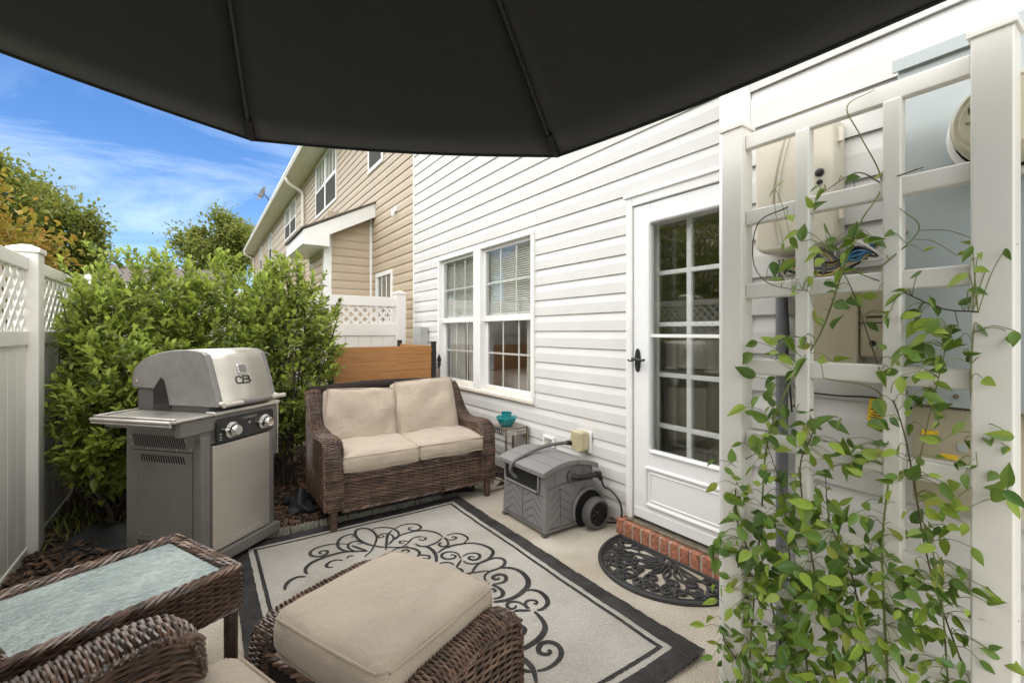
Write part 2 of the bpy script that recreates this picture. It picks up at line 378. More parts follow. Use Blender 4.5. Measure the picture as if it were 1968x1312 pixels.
def weave(mb, S, nstr, nst, amp=0.003, w=0.0045, t=0.0045, flip=1, pts=4, phase=0, jitter=0.0006, block=1):
    """Wicker: nstr strands along v woven over nst stakes. S(u, v) -> arrays of points."""
    nv = nst * pts + 1
    v = np.linspace(0, 1, nv)
    e = 1e-3
    for i in range(nstr):
        u0 = (i + 0.5) / nstr
        u = np.full(nv, u0)
        P = S(u, v)
        du = (S(np.clip(u + e, 0, 1), v) - S(np.clip(u - e, 0, 1), v))
        dv = (S(u, np.clip(v + e, 0, 1)) - S(u, np.clip(v - e, 0, 1)))
        N = np.cross(du, dv) * flip
        N /= np.linalg.norm(N, axis=1)[:, None] + 1e-12
        B = np.cross(dv, N); B /= np.linalg.norm(B, axis=1)[:, None] + 1e-12
        k = ((i + phase) // block) % 2
        off = amp * np.cos(v * nst * PI + k * PI) + rng.normal(0, jitter)
        Q = P + N * off[:, None]
        ww = w * (1 + rng.normal(0, 0.06))
        ring = np.stack([Q + B * ww, Q + B * ww * 0.55 + N * t * 0.8, Q + N * t * 0.95 - B * ww * 0.45, Q - B * ww], 1).reshape(-1, 3)
        idx = np.arange(nv * 4).reshape(nv, 4)
        a, b = idx[:-1], idx[1:]
        q = np.concatenate([np.stack([a[:, j], a[:, j + 1], b[:, j + 1], b[:, j]], 1) for j in range(3)])
        mb.addq(ring, q)
    return mb

def vec(f):
    """scalar S(u, v) -> vectorised"""
    return lambda u, v: np.array([f(a, b) for a, b in zip(u, v)], float)

def backing(mb, S, nu=10, nv=10, off=-0.004, flip=1):
    us, vs_ = np.meshgrid(np.linspace(0, 1, nu + 1), np.linspace(0, 1, nv + 1), indexing='ij')
    u, v = us.ravel(), vs_.ravel(); e = 1e-3
    P = S(u, v)
    N = np.cross(S(np.clip(u + e, 0, 1), v) - S(np.clip(u - e, 0, 1), v), S(u, np.clip(v + e, 0, 1)) - S(u, np.clip(v - e, 0, 1))) * flip
    N /= np.linalg.norm(N, axis=1)[:, None] + 1e-12
    idx = np.arange((nu + 1) * (nv + 1)).reshape(nu + 1, nv + 1)
    q = np.stack([idx[:-1, :-1], idx[1:, :-1], idx[1:, 1:], idx[:-1, 1:]], -1).reshape(-1, 4)
    mb.addq(P + N * off, q); return mb

def cushion_mb(a, b, h, r=0.04, crown=0.02, n=18, sag=0.0, wr=0.004, seed=0, puff=0.0):
    """rounded box cushion centred at origin, half sizes a, b, height h"""
    g = np.random.default_rng(seed)
    ph = g.uniform(0, 6.28, 8)
    mb = MB(); m = max(4, n // 3)
    faces = []
    V = {}
    def vid(p):
        k = tuple(np.round(p, 5))
        if k not in V: V[k] = len(V)
        return V[k]
    def face(fn, nu, nv, fl):
        ids = [[vid(fn(i / nu * 2 - 1, j / nv * 2 - 1)) for j in range(nv + 1)] for i in range(nu + 1)]
        for i in range(nu):
            for j in range(nv):
                q = (ids[i][j], ids[i + 1][j], ids[i + 1][j + 1], ids[i][j + 1])
                faces.append(q if fl else q[::-1])
    face(lambda s, t: (s, t, 1.), n, n, True); face(lambda s, t: (s, t, -1.), n, n, False)
    face(lambda s, t: (s, 1., t), n, m, False); face(lambda s, t: (s, -1., t), n, m, True)
    face(lambda s, t: (1., s, t), n, m, True); face(lambda s, t: (-1., s, t), n, m, False)
    pts = np.array(list(V.keys()))
    hz = h / 2
    q = pts * np.array([a, b, hz])
    inner = np.array([a - r, b - r, hz - min(r, hz * 0.9)])
    c = np.clip(q, -inner, inner); d = q - c; L = np.linalg.norm(d, axis=1)[:, None]
    rr = np.array([r, r, min(r, hz * 0.9)])
    q = np.where(L > 1e-9, c + d / (L + 1e-12) * np.minimum(rr, L + 1), q)
    s, t = pts[:, 0], pts[:, 1]
    dome = (1 - s ** 2) * (1 - t ** 2)
    q[:, 2] += np.sign(pts[:, 2]) * crown * np.sqrt(np.clip(dome, 0, 1)) * (np.abs(pts[:, 2]))
    q[:, 0] += np.sign(s) * puff * (1 - t ** 2) * (np.abs(s) ** 3); q[:, 1] += np.sign(t) * puff * (1 - s ** 2) * (np.abs(t) ** 3)
    wv = np.sin(s * 5 + ph[0] + 2 * np.sin(t * 3 + ph[1])) + np.sin(t * 6 + ph[2] + 1.5 * np.sin(s * 4 + ph[3])) + 0.7 * np.sin(s * 11 + t * 7 + ph[4])
    q[:, 2] += wr * wv * 0.5 * np.sign(pts[:, 2]) - sag * dome * (pts[:, 2] > 0)
    mb.add(q, faces); return mb

def piping_path(a, b, r, z, crown=0.0, n=6):
    pts = []
    for cx, cy, a0 in ((a - r, b - r, 0), (-a + r, b - r, 90), (-a + r, -b + r, 180), (a - r, -b + r, 270)):
        for k in range(n + 1):
            an = R(a0 + 90 * k / n); pts.append((cx + r * math.cos(an), cy + r * math.sin(an), z))
    return pts

# ================================================================== GROUND
mb = MB(); mb.add([(-300, -300, -0.07), (300, -300, -0.07), (300, 300, -0.07), (-300, 300, -0.07)], [(0, 1, 2, 3)])
tag(build(mb, 'ground', 'grass_far'), kind='structure')
mb = MB(); mb.prism([(-0.70, -3.2), (2.36, -3.2), (2.36, 3.62), (1.50, 3.62), (1.50, 3.25), (-0.70, 3.25)], 'z', -0.12, 0.0)
tag(build(mb, 'patio', 'concrete', bevel=0.006), kind='structure')
def bed(u, v, x0, x1, y0, y1):
    x, y = x0 + (x1 - x0) * u, y0 + (y1 - y0) * v
    return (x, y, 0.012 + 0.014 * math.sin(x * 9 + 1.3 * math.sin(y * 7)) + 0.012 * math.sin(y * 11 + 2 * math.sin(x * 5)))
mb = MB(); mb.grid(lambda u, v: bed(u, v, -0.86, 2.36, 3.262, 5.80), 60, 50); mb.grid(lambda u, v: bed(u, v, -0.86, -0.712, -3.2, 3.262), 4, 60)
tag(build(mb, 'mulch_bed', 'mulch', smooth=True), kind='structure')
mb = MB()
for i in range(5200):
    if i < 3600: x, y = random.uniform(-0.84, 1.6), 3.28 + 2.0 * random.random() ** 1.6
    elif i < 4600: x, y = random.uniform(-0.84, 2.3), random.uniform(3.3, 5.6)
    else: x, y = random.uniform(-0.85, -0.70), random.uniform(0.5, 3.4)
    L, W_, T_ = random.uniform(0.012, 0.045), random.uniform(0.005, 0.014), random.uniform(0.002, 0.006)
    mx = Matrix.Translation((x, y, bed(0, 0, x, x, y, y)[2] + random.uniform(0.004, 0.022))) @ Matrix.Rotation(random.uniform(0, 6.28), 4, 'Z') @ Matrix.Rotation(random.gauss(0, 0.35), 4, 'Y') @ Matrix.Rotation(random.gauss(0, 0.35), 4, 'X')
    k = random.uniform(0.5, 1)
    v = [mx @ Vector(p) for p in ((-L, -W_ * k, 0), (L * k, -W_, 0), (L, W_ * k, 0), (-L * k, W_, 0), (-L * .9, -W_ * k * .8, T_), (L * k * .9, -W_ * .8, T_), (L * .9, W_ * k * .8, T_), (-L * k * .9, W_ * .8, T_))]
    mb.add(v, [(4, 5, 6, 7), (0, 1, 5, 4), (1, 2, 6, 5), (2, 3, 7, 6), (3, 0, 4, 7)])
tag(build(mb, 'mulch_chips', 'mulch_chip'), 'dark brown shredded bark mulch covering the planting bed', 'mulch', kind='stuff')

ed = thing('garden_edging', 'low ribbed grey garden edging between the rug and the mulch bed', 'edging', (-0.1, 3.262, 0))
x = -0.66
while x < 1.45:
    w_ = random.uniform(0.15, 0.19)
    m2 = MB(); pr = [(-0.016, -0.02), (-0.017, 0.022), (-0.010, 0.034), (0.010, 0.035), (0.017, 0.022), (0.016, -0.02)]
    m2.prism([(p[0] + 3.262, p[1] + random.gauss(0, 0.002)) for p in pr], 'x', x, x + w_ - 0.006)
    nr = 7
    for k in range(nr):
        xx = x + (k + .5) / nr * (w_ - 0.006); m2.tube([(xx, 3.243, -0.01), (xx, 3.243, 0.02), (xx, 3.252, 0.036), (xx, 3.268, 0.037)], 0.008, 6)
    build(m2, 'edging_block', 'edging', ed, smooth=True); x += w_

# ================================================================== HOUSES
WX = 2.34
def clip_profile(p, c0, c1):
    def clip(poly, z, keep_above):
        out = []
        for i in range(len(poly)):
            a, b = poly[i], poly[(i + 1) % len(poly)]
            ia = (a[1] >= z) if keep_above else (a[1] <= z); ib = (b[1] >= z) if keep_above else (b[1] <= z)
            if ia: out.append(a)
            if ia != ib:
                t = (z - a[1]) / (b[1] - a[1]); out.append((a[0] + t * (b[0] - a[0]), z))
        return out
    p = clip(p, c0, True)
    return clip(p, c1, False) if len(p) > 2 else p
def siding(root, O, A, N, s0, s1, zs, ztop, openings, material, seams=(), name='siding_plank', h=0.127, rake=None):
    """one object for every course (split at openings and at lap seams)"""
    A, N, O = Vector(A), Vector(N), Vector(O); z = zs; k = 0
    while z < ztop - 0.02:
        pr = [(-0.006, z + 0.002), (0.010, z + 0.002), (0.011, z), (0.0150, z), (0.0150, z + h * 0.56), (0.0030, z + h), (-0.006, z + h)]
        zt = min(z + h, ztop)
        cuts = sorted({s0, s1} | {c for o in openings if o[3] > z and o[2] < z + h for c in o[:2] if s0 < c < s1} | ({s0 + (seams[k % len(seams)])} if seams and s0 < s0 + seams[k % len(seams)] < s1 else set()))
        for a, b in zip(cuts[:-1], cuts[1:]):
            mid = (a + b) / 2; rngs = [(z, zt)]
            for o in openings:
                if o[0] <= mid <= o[1]:
                    nr = []
                    for r0, r1 in rngs:
                        if o[3] <= r0 or o[2] >= r1: nr.append((r0, r1)); continue
                        if o[2] > r0: nr.append((r0, o[2]))
                        if o[3] < r1: nr.append((o[3], r1))
                    rngs = nr
            bb = b
            if rake: bb = min(b, rake(z))
            if bb - a < 0.02: continue
            for r0, r1 in rngs:
                if r1 - r0 < 0.006: continue
                poly = clip_profile(pr, r0, r1)
                if len(poly) < 3: continue
                n = len(poly); m2 = MB(); j = random.gauss(0, 0.0006)
                sl = random.gauss(0, 0.0008)
                V = [O + A * a + N * (p[0] + j) + Vector((0, 0, p[1] + sl)) for p in poly] + [O + A * (bb - 0.0015) + N * (p[0] + j) + Vector((0, 0, p[1] - sl)) for p in poly]
                m2.add([tuple(v) for v in V], [tuple(range(n)), tuple(range(2 * n - 1, n - 1, -1))] + [(i, n + i, n + (i + 1) % n, (i + 1) % n) for i in range(n)])
                build(m2, name, material, root)
        z += h; k += 1

white = thing('white_townhouse', 'white townhouse wall with horizontal siding, double window and glazed storm door', 'house', (WX, 3.3, 0))
WIN = (3.07, 4.95, 0.69, 2.17); DOOR = (1.04, 2.06, 0.0, 2.185)
siding(white, (WX, 0, 0), (0, 1, 0), (-1, 0, 0), 0.93, 5.69, 0.04, 5.36, [WIN, DOOR], 'white_siding', seams=(2.9, 9, 3.75, 9, 9, 2.4, 9, 4.1, 9, 1.9))
mb = MB(); mb.box(WX - 0.001, WX + 0.05, 0.93, 5.69, -0.05, 0.04); build(mb, 'foundation_strip', 'concrete', white)
mb = MB(); mb.box(WX - 0.024, WX + 0.01, 5.685, 5.715, 0.0, 5.38); build(mb, 'party_strip', 'white_trim', white, bevel=0.003)
# utility bump-out close to the camera
UX = 1.57
siding(white, (UX, 0, 0), (0, 1, 0), (-1, 0, 0), -3.2, 0.836, 0.087, 5.3, [], 'white_siding', seams=(1.7, 9, 2.5))
siding(white, (UX, 0.923, 0), (1, 0, 0), (0, 1, 0), 0.09, WX - UX, 0.087, 5.3, [], 'white_siding')
mb = MB(); mb.prism([(UX - 0.022, 0.836), (UX - 0.022, 0.945), (UX + 0.09, 0.945), (UX + 0.09, 0.925), (UX - 0.002, 0.925), (UX - 0.002, 0.836)], 'z', 0.02, 5.36)
build(mb, 'corner_post', 'white_trim', white, bevel=0.004)
mb = MB(); mb.box(UX + 0.004, UX + 0.05, -3.2, 0.92, -0.05, 5.36); mb.box(UX + 0.004, WX, 0.86, 0.92, -0.05, 5.36); build(mb, 'wall', 'white_trim', white)
# white roof edge and roof, over the picture
mb = MB(); mb.add([(1.88, -3.4, 5.46), (6.5, -3.4, 7.9), (6.5, 5.70, 7.9), (1.88, 5.70, 5.46)], [(0, 1, 2, 3)]); mb.box(1.90, WX + .05, -3.3, 5.70, 5.36, 5.40)
build(mb, 'roof', 'roof_shingle', white)

# ---- the double window
wy0, wy1, wz0, wz1 = WIN
fr = MB(); fw_ = 0.045
for a, b, c, d in ((wy0, wy1, wz1 - fw_, wz1), (wy0, wy1, wz0, wz0 + fw_), (wy0, wy0 + fw_, wz0 + fw_, wz1 - fw_), (wy1 - fw_, wy1, wz0 + fw_, wz1 - fw_), (3.955, 4.095, wz0 + fw_, wz1 - fw_)):
    fr.box(WX - 0.030, WX + 0.085, a, b, c, d)
win = build(fr, 'window', 'white_trim', white, bevel=0.004)
mb = MB(); mb.box(WX - 0.040, WX - 0.0305, wy0 + 0.01, wy1 - 0.004, wz0 + 0.002, wz0 + 0.030); mb.box(WX - 0.012, WX + 0.05, wy0 + fw_, 3.955, wz0 + fw_, wz0 + fw_ + 0.012); mb.box(WX - 0.012, WX + 0.05, 4.095, wy1 - fw_, wz0 + fw_, wz0 + fw_ + 0.012)
build(mb, 'sill', 'cream_trim', win, bevel=0.003)
for (a, b) in ((3.115, 3.955), (4.095, 4.905)):
    for (c, d, xf) in ((1.405, 2.125, WX + 0.012), (0.748, 1.462, WX + 0.040)):
        st = 0.030
        m2 = MB()
        m2.box(xf, xf + 0.026, a, a + st, c, d); m2.box(xf, xf + 0.026, b - st, b, c, d)
        m2.box(xf, xf + 0.026, a + st, b - st, d - (0.05 if d < 2 else st), d); m2.box(xf, xf + 0.026, a + st, b - st, c, c + (0.055 if c > 1 else st))
        build(m2, 'sash', 'white_trim', win, bevel=0.003)
        gy0, gy1, gz0, gz1 = a + st, b - st, c + (0.055 if c > 1 else st), d - (0.05 if d < 2 else st)
        for k in (1, 2):
            yy = gy0 + (gy1 - gy0) * k / 3
            m2 = MB(); m2.box(xf + 0.016, xf + 0.022, yy - 0.009, yy + 0.009, gz0, gz1); build(m2, 'muntin', 'white_trim', win)
        zz = (gz0 + gz1) / 2
        m2 = MB(); m2.box(xf + 0.0155, xf + 0.0225, gy0, gy1, zz - 0.009, zz + 0.009); build(m2, 'muntin', 'white_trim', win)
        m2 = MB(); m2.box(xf + 0.010, xf + 0.013, gy0, gy1, gz0, gz1); build(m2, 'pane', 'glass', win)
# ---- room behind
mb = MB(); RX = WX + 0.10
for a, b, c, d in ((0.95, 1.06, 0.08, 2.5), (2.04, 3.09, 0.08, 2.5), (4.93, 5.62, 0.08, 2.5), (3.09, 4.93, 0.08, 0.71), (3.09, 4.93, 2.15, 2.5), (1.06, 2.04, 2.16, 2.5)):
    mb.box(RX - 0.015, RX, a, b, c, d)
mb.box(RX, 5.6, 5.60, 5.64, 0.08, 2.5); mb.box(RX, 5.6, 0.93, 0.97, 0.08, 2.5); mb.box(5.6, 5.64, 0.93, 5.64, 0.08, 2.5); mb.box(RX, 5.6, 2.50, 2.56, 0.08, 2.5)
mb.box(RX, 5.64, 0.93, 5.64, 2.5, 2.54)
tag(build(mb, 'interior_wall', 'room_wall'), kind='structure')
mb = MB(); mb.box(RX - 0.02, 5.64, 0.93, 5.64, 0.05, 0.09); tag(build(mb, 'interior_floor', 'room_floor'), kind='structure')
# ---- blinds, curtains, bed
slat_me = None
for wi, (a, b, lab) in enumerate(((3.13, 3.94, 'white slatted blind in the upper half of the window half beside the door'), (4.11, 4.89, 'white slatted blind in the upper half of the window half behind the loveseat'))):
    bl = thing('window_blind', lab, 'blind', (WX + 0.13, (a + b) / 2, 1.40), group='window blinds')
    m2 = MB(); m2.box(WX + 0.066, WX + 0.10, a, b, 2.085, 2.12); build(m2, 'headrail', 'blind_white', bl)
    sm = MB(); sm.box(-0.0125, 0.0125, -(b - a) / 2, (b - a) / 2, -0.0006, 0.0006); sme = sm.mesh('slat', 'blind_white')
    for k in range(29):
        o = place('slat', sme, bl); o.location = (WX + 0.080, (a + b) / 2, 1.49 + k * 0.0210); o.rotation_euler = (0, R(-52 + random.gauss(0, 2)), 0)
    m2 = MB(); m2.box(WX + 0.069, WX + 0.092, a, b, 1.463, 1.479); build(m2, 'bottom_rail', 'blind_white', bl)
def curtain(y0, y1, lab, x=WX + 0.135):
    m2 = MB(); f = random.uniform(0, 6)
    for off in (0, 0.004):
        m2.grid(lambda u, v: (x + off + 0.022 * math.sin(u * 34 * (y1 - y0) / 0.4 + f + 0.8 * math.sin(v * 2)), y0 + (y1 - y0) * u + 0.006 * math.sin(v * 5), 0.35 + 1.75 * v), 60, 8)
    tag(build(m2, 'curtain', 'curtain', smooth=True), lab, 'curtain', 'sheer curtains behind the window')
curtain(3.10, 3.36, 'white sheer curtain at the door side of the window')
curtain(4.08, 4.45, 'white sheer curtain just past the window mullion behind the loveseat')
curtain(4.52, 4.92, 'white sheer curtain at the far end of the window')
bedo = thing('bed', 'bed with white linen and an orange wood headboard inside the window', 'bed', (3.7, 3.9, 0.09))
mb = MB(); mb.prism([(3.0, 0.3), (3.0, 1.15), (3.2, 1.32), (3.6, 1.38), (4.2, 1.38), (4.6, 1.32), (4.8, 1.15), (4.8, 0.3)], 'x', 4.0, 4.06); build(mb, 'headboard', 'wood_orange', bedo, bevel=0.01)
cb = cushion_mb(0.62, 0.85, 0.35, r=0.12, crown=0.05); cb.xform(Matrix.Translation((3.32, 3.9, 0.66))); build(cb, 'mattress', 'linen', bedo, smooth=True)
cb = cushion_mb(0.16, 0.32, 0.42, r=0.12, crown=0.03); cb.xform(Matrix.Translation((3.72, 3.75, 1.0))); build(cb, 'pillow', 'linen', bedo, smooth=True)
mb = MB(); mb.box(2.75, 3.95, 3.1, 4.7, 0.09, 0.5); build(mb, 'bed_base', 'wood_orange', bedo)
cab = thing('glow_cabinet', 'added warm brown cabinet standing in for the orange glow in the storm door glass', 'cabinet', (3.9, 1.9, 0.09))  # added cabinet; its orange wood stands in for the warm glow in the glass
mb = MB(); mb.box(3.7, 4.2, 1.3, 2.48, 0.09, 0.98); build(mb, 'body', 'wood_orange', cab, bevel=0.004)
mb = MB(); mb.box(3.66, 4.22, 1.28, 2.48, 0.98, 1.02); build(mb, 'counter_top', 'linen', cab, bevel=0.004)

dc_ = MB()
for off in (0, .004): dc_.grid(lambda u, v: (WX + 0.19 + off + .014 * math.sin(u * 52 + .7 * math.sin(v * 3)), 1.12 + .84 * u, .14 + 1.16 * v), 90, 8)
tag(build(dc_, 'door_curtain', 'door_curtain', smooth=True), 'olive pleated curtain behind the lower panes of the door', 'curtain')
# ---- doors
sd = MB(); dx0, dx1 = WX - 0.022, WX + 0.012
dl, dr = 2.002, 1.085; gl, gr = 1.870, 1.215
sd.box(dx0, dx1, gl, dl, 0.120, 2.104); sd.box(dx0, dx1, dr, gr, 0.120, 2.104); sd.box(dx0, dx1, gr, gl, 1.976, 2.104); sd.box(dx0, dx1, gr, gl, 0.120, 0.570)
storm = build(sd, 'storm_door', 'door_white', white, bevel=0.003)
def ring_path(y0, y1, z0, z1, x, r=0.03):
    pts = []
    for cy, cz, a0 in ((y1 - r, z1 - r, 0), (y0 + r, z1 - r, 90), (y0 + r, z0 + r, 180), (y1 - r, z0 + r, 270)):
        for k in range(5):
            an = R(a0 + 22.5 * k); pts.append((x, cy + r * math.cos(an), cz + r * math.sin(an)))
    return pts
m2 = MB(); m2.tube(ring_path(gr - 0.012, gl + 0.012, 0.558, 1.988, dx0 - 0.002, 0.035), 0.011, 8, closed=True); build(m2, 'glazing_bead', 'door_white', storm, smooth=True)
m2 = MB(); m2.tube(ring_path(gr, gl + 0.032, 0.222, 0.452, dx0 - 0.001, 0.012), 0.012, 8, closed=True); m2.tube(ring_path(gr + 0.03, gl, 0.252, 0.422, dx0, 0.012), 0.005, 8, closed=True); build(m2, 'kick_panel_moulding', 'door_white', storm, smooth=True)
m2 = MB(); m2.box(dx0 + 0.002, dx1 - 0.002, gr, gl, 1.267, 1.287); build(m2, 'glass_rail', 'door_white', storm, bevel=0.002)
m2 = MB(); m2.box(WX - 0.006, WX - 0.003, gr, gl, 0.57, 1.267); build(m2, 'pane', 'glass', storm)
m2 = MB(); m2.box(WX - 0.008, WX - 0.005, gr, gl, 1.287, 1.976); build(m2, 'pane', 'glass', storm)
m2 = MB(); m2.box(dx0 - 0.001, dx0 - 0.006, dr + 0.01, dl - 0.01, 0.124, 0.185); build(m2, 'door_sweep', 'door_white', storm, bevel=0.002)
hd = MB(); hy = 1.965
hd.prism([(hy - 0.020 * math.sin(t) * (1.0 if abs(math.cos(t)) < .9 else .8), 1.120 + 0.075 * math.cos(t)) for t in np.linspace(0, 2 * PI, 20, endpoint=False)], 'x', dx0 - 0.012, dx0)
hd.tube([(dx0 - 0.01, hy, 1.128), (dx0 - 0.05, hy, 1.128)], 0.009, 10); hd.tube(smooth_path([(dx0 - 0.048, hy + 0.012, 1.130), (dx0 - 0.052, hy - 0.02, 1.131), (dx0 - 0.052, hy - 0.06, 1.124), (dx0 - 0.05, hy - 0.09, 1.128)], 4), 0.008, 8)
hd.tube(smooth_path([(dx0 - 0.048, hy, 1.12), (dx0 - 0.05, hy + 0.025, 1.116), (dx0 - 0.048, hy + 0.045, 1.122)], 4), 0.006, 8)
build(hd, 'handle', 'black_metal', storm, smooth=True)
m2 = MB()
m2.box(WX - 0.036, WX + 0.03, 2.008, 2.058, 0.10, 2.181); m2.box(WX - 0.036, WX + 0.03, 1.03, 1.079, 0.10, 2.181); m2.box(WX - 0.0365, WX + 0.03, 1.079, 2.008, 2.110, 2.181)
build(m2, 'door_frame', 'white_trim', white, bevel=0.005)
m2 = MB(); m2.box(WX - 0.038, WX - 0.02, 2.018, 2.050, 0.12, 2.13); m2.box(WX - 0.05, WX - 0.03, 1.05, 2.07, 2.165, 2.19); build(m2, 'brickmould', 'white_trim', white, bevel=0.004)
m2 = MB(); m2.box(WX - 0.07, WX + 0.06, 1.06, 2.03, 0.094, 0.106); build(m2, 'threshold', 'aged_metal', white)
m2 = MB(); m2.box(WX - 0.019, WX + 0.01, 1.085, 2.002, 0.106, 0.1195); build(m2, 'door_gap_shade', 'rubber', white)  # dark strip that paints the shade in the gap under the storm door
# inner door, fifteen lights
ix0, ix1 = WX + 0.088, WX + 0.122
m2 = MB(); m2.box(ix0, ix1, 1.90, 2.01, 0.10, 2.11); m2.box(ix0, ix1, 1.07, 1.20, 0.10, 2.11); m2.box(ix0, ix1, 1.20, 1.90, 1.985, 2.11); m2.box(ix0, ix1, 1.20, 1.90, 0.10, 0.40)
inner = build(m2, 'entry_door', 'door_white', white, bevel=0.003)
for yy in (1.672, 1.448):
    m2 = MB(); m2.box(ix0 - 0.006, ix1, yy - 0.016, yy + 0.016, 0.40, 1.985); build(m2, 'muntin', 'door_white', inner, bevel=0.004)
for zz in (1.674, 1.348, 1.030, 0.707):
    m2 = MB(); m2.box(ix0 - 0.005, ix1 - 0.001, 1.20, 1.90, zz - 0.014, zz + 0.014); build(m2, 'muntin', 'door_white', inner, bevel=0.004)
ys_, zs_ = (1.20, 1.432, 1.464, 1.656, 1.688, 1.90), (0.40, 0.693, 0.721, 1.016, 1.044, 1.334, 1.362, 1.66, 1.688, 1.985)
for i in (0, 2, 4):
    for j in (0, 2, 4, 6, 8):
        m2 = MB(); m2.box(ix0 + 0.014, ix0 + 0.017, ys_[i], ys_[i + 1], zs_[j], zs_[j + 1]); build(m2, 'pane', 'glass_dark', inner)
# brick step
step = thing('brick_step', 'low step of red bricks on edge below the storm door', 'step', (2.29, 1.56, 0))
m2 = MB(); m2.box(2.240, 2.337, 1.00, 2.072, -0.02, 0.087); build(m2, 'mortar', 'mortar', step, bevel=0.003)
yy = 2.076
while yy > 1.02:
    m2 = MB(); j = random.gauss(0, 0.002)
    m2.box(2.236 + j, 2.345, yy - 0.056, yy, 0.002, 0.091 + random.gauss(0, 0.0015)); build(m2, 'brick', 'brick', step, bevel=0.004); yy -= 0.068

# ---- tan neighbour
tan = thing('tan_townhouse', 'tan siding townhouse beyond the fence with white trimmed windows', 'house', (WX, 16, 0))
TW = [(6.50, 7.25, 0.72, 2.22), (6.92, 7.66, 3.92, 5.25), (9.80, 11.85, 4.02, 5.28), (14.6, 16.7, 4.25, 5.25), (20.0, 20.9, 4.1, 5.2), (23.4, 24.2, 4.1, 5.2)]
siding(tan, (WX, 0, 0), (0, 1, 0), (-1, 0, 0), 5.715, 13.2, 0.09, 5.36, TW + [(7.51, 8.70, 0, 2.95)], 'tan_siding', seams=(3.6, 20, 5.1, 20, 2.2))
siding(tan, (WX, 0, 0), (0, 1, 0), (-1, 0, 0), 13.2, 27.5, 0.09, 5.36, TW, 'tan_siding', h=0.254)
for (a, b, c, d) in TW:
    twin = b - a > 1.5
    m2 = MB(); w_ = 0.06
    m2.box(WX - 0.03, WX + 0.02, a, b, d - w_, d); m2.box(WX - 0.03, WX + 0.02, a, b, c, c + w_); m2.box(WX - 0.03, WX + 0.02, a, a + w_, c + w_, d - w_); m2.box(WX - 0.03, WX + 0.02, b - w_, b, c + w_, d - w_)
    if twin: m2.box(WX - 0.03, WX + 0.02, (a + b) / 2 - 0.05, (a + b) / 2 + 0.05, c + w_, d - w_)
    wo_ = build(m2, 'window', 'white_trim', tan)
    halves = [(a + w_, (a + b) / 2 - 0.05), ((a + b) / 2 + 0.05, b - w_)] if twin else [(a + w_, b - w_)]
    for (p, q) in halves:
        zm = c + (d - c) * 0.48
        m2 = MB(); m2.box(WX - 0.012, WX - 0.006, p, q, c + w_, zm - 0.02); build(m2, 'pane', 'glass_dark', wo_)
        m2 = MB(); m2.box(*((WX + 0.004, WX + 0.012) if c < 3 else (WX - 0.021, WX - 0.0185)), p, q, c + w_, zm - 0.02); build(m2, 'insect_screen', 'dark_hole' if c < 3 else 'screen_mesh', wo_)
        m2 = MB(); m2.box(WX - 0.022, WX - 0.005, p, q, zm - 0.02, zm + 0.02); build(m2, 'meeting_rail', 'white_trim', wo_)
        m2 = MB(); m2.box(WX - 0.012, WX - 0.006, p, q, zm + 0.02, d - w_); build(m2, 'pane', 'glass', wo_)
        bm = 'blind_white' if c > 3 else 'resin_grey'
        m2 = MB(); m2.box(WX + 0.004, WX + 0.012, p, q, zm + 0.02, d - w_); build(m2, 'roller_blind', bm, wo_)
        for k in (1, 2):
            y_ = p + (q - p) * k / 3; m2 = MB(); m2.box(WX - 0.018, WX - 0.013, y_ - 0.012, y_ + 0.012, zm + 0.02 if c > 3 else c + w_, d - w_); build(m2, 'muntin', 'white_trim', wo_)
# bump-out with shed roof
by0, by1, bx = 7.51, 8.70, 1.61
siding(tan, (WX, by0, 0), (-1, 0, 0), (0, -1, 0), 0.02, WX - bx - 0.09, 0.09, 3.25, [], 'tan_siding', rake=lambda z: (3.28 - z - 0.127) / 0.51 if z > 2.75 else 9)
siding(tan, (bx, 0, 0), (0, 1, 0), (-1, 0, 0), by0 + 0.09, by1, 0.09, 2.75, [], 'tan_siding')
m2 = MB(); m2.box(bx - 0.02, bx + 0.09, by0 - 0.02, by0 + 0.09, 0, 2.95); build(m2, 'corner_post', 'white_trim', tan, bevel=0.004)
m2 = MB(); m2.box(WX - 0.045, WX, by0 - 0.03, by0 - 0.001, 0, 3.3); build(m2, 'inside_corner_trim', 'white_trim', tan, bevel=0.003)
m2 = MB(); ry0, ry1, rx = by0 - 0.20, by1 + 0.2, 1.26
m2.prism([(WX, 3.40), (rx - 0.03, 2.845), (rx - 0.03, 2.815), (WX, 3.37)], 'y', ry0 - 0.02, ry1 + 0.02)
rf = build(m2, 'shed_roof', 'roof_shingle', tan)
m2 = MB(); m2.prism([(WX, 3.368), (rx, 2.813), (rx, 2.60), (bx + 0.02, 2.60), (bx + 0.02, 2.78), (WX, 3.15)], 'y', ry0, ry0 + 0.03); build(m2, 'rake_board', 'white_trim', rf, bevel=0.004)
m2 = MB(); m2.box(rx, rx + 0.02, ry0 + 0.03, ry1, 2.61, 2.812); m2.box(rx + 0.02, bx + 0.02, ry0 + 0.03, ry1, 2.60, 2.62); build(m2, 'eave_box', 'white_trim', rf)
m2 = MB(); m2.box(bx + .04, WX, by0 + .03, by0 + .06, 0, 3.2); m2.box(bx + .03, bx + .06, by0 + .03, by1, 0, 2.8); m2.box(WX + .03, WX + .2, 5.72, 27.4, 0, 5.4); build(m2, 'wall', 'tan_siding', tan)
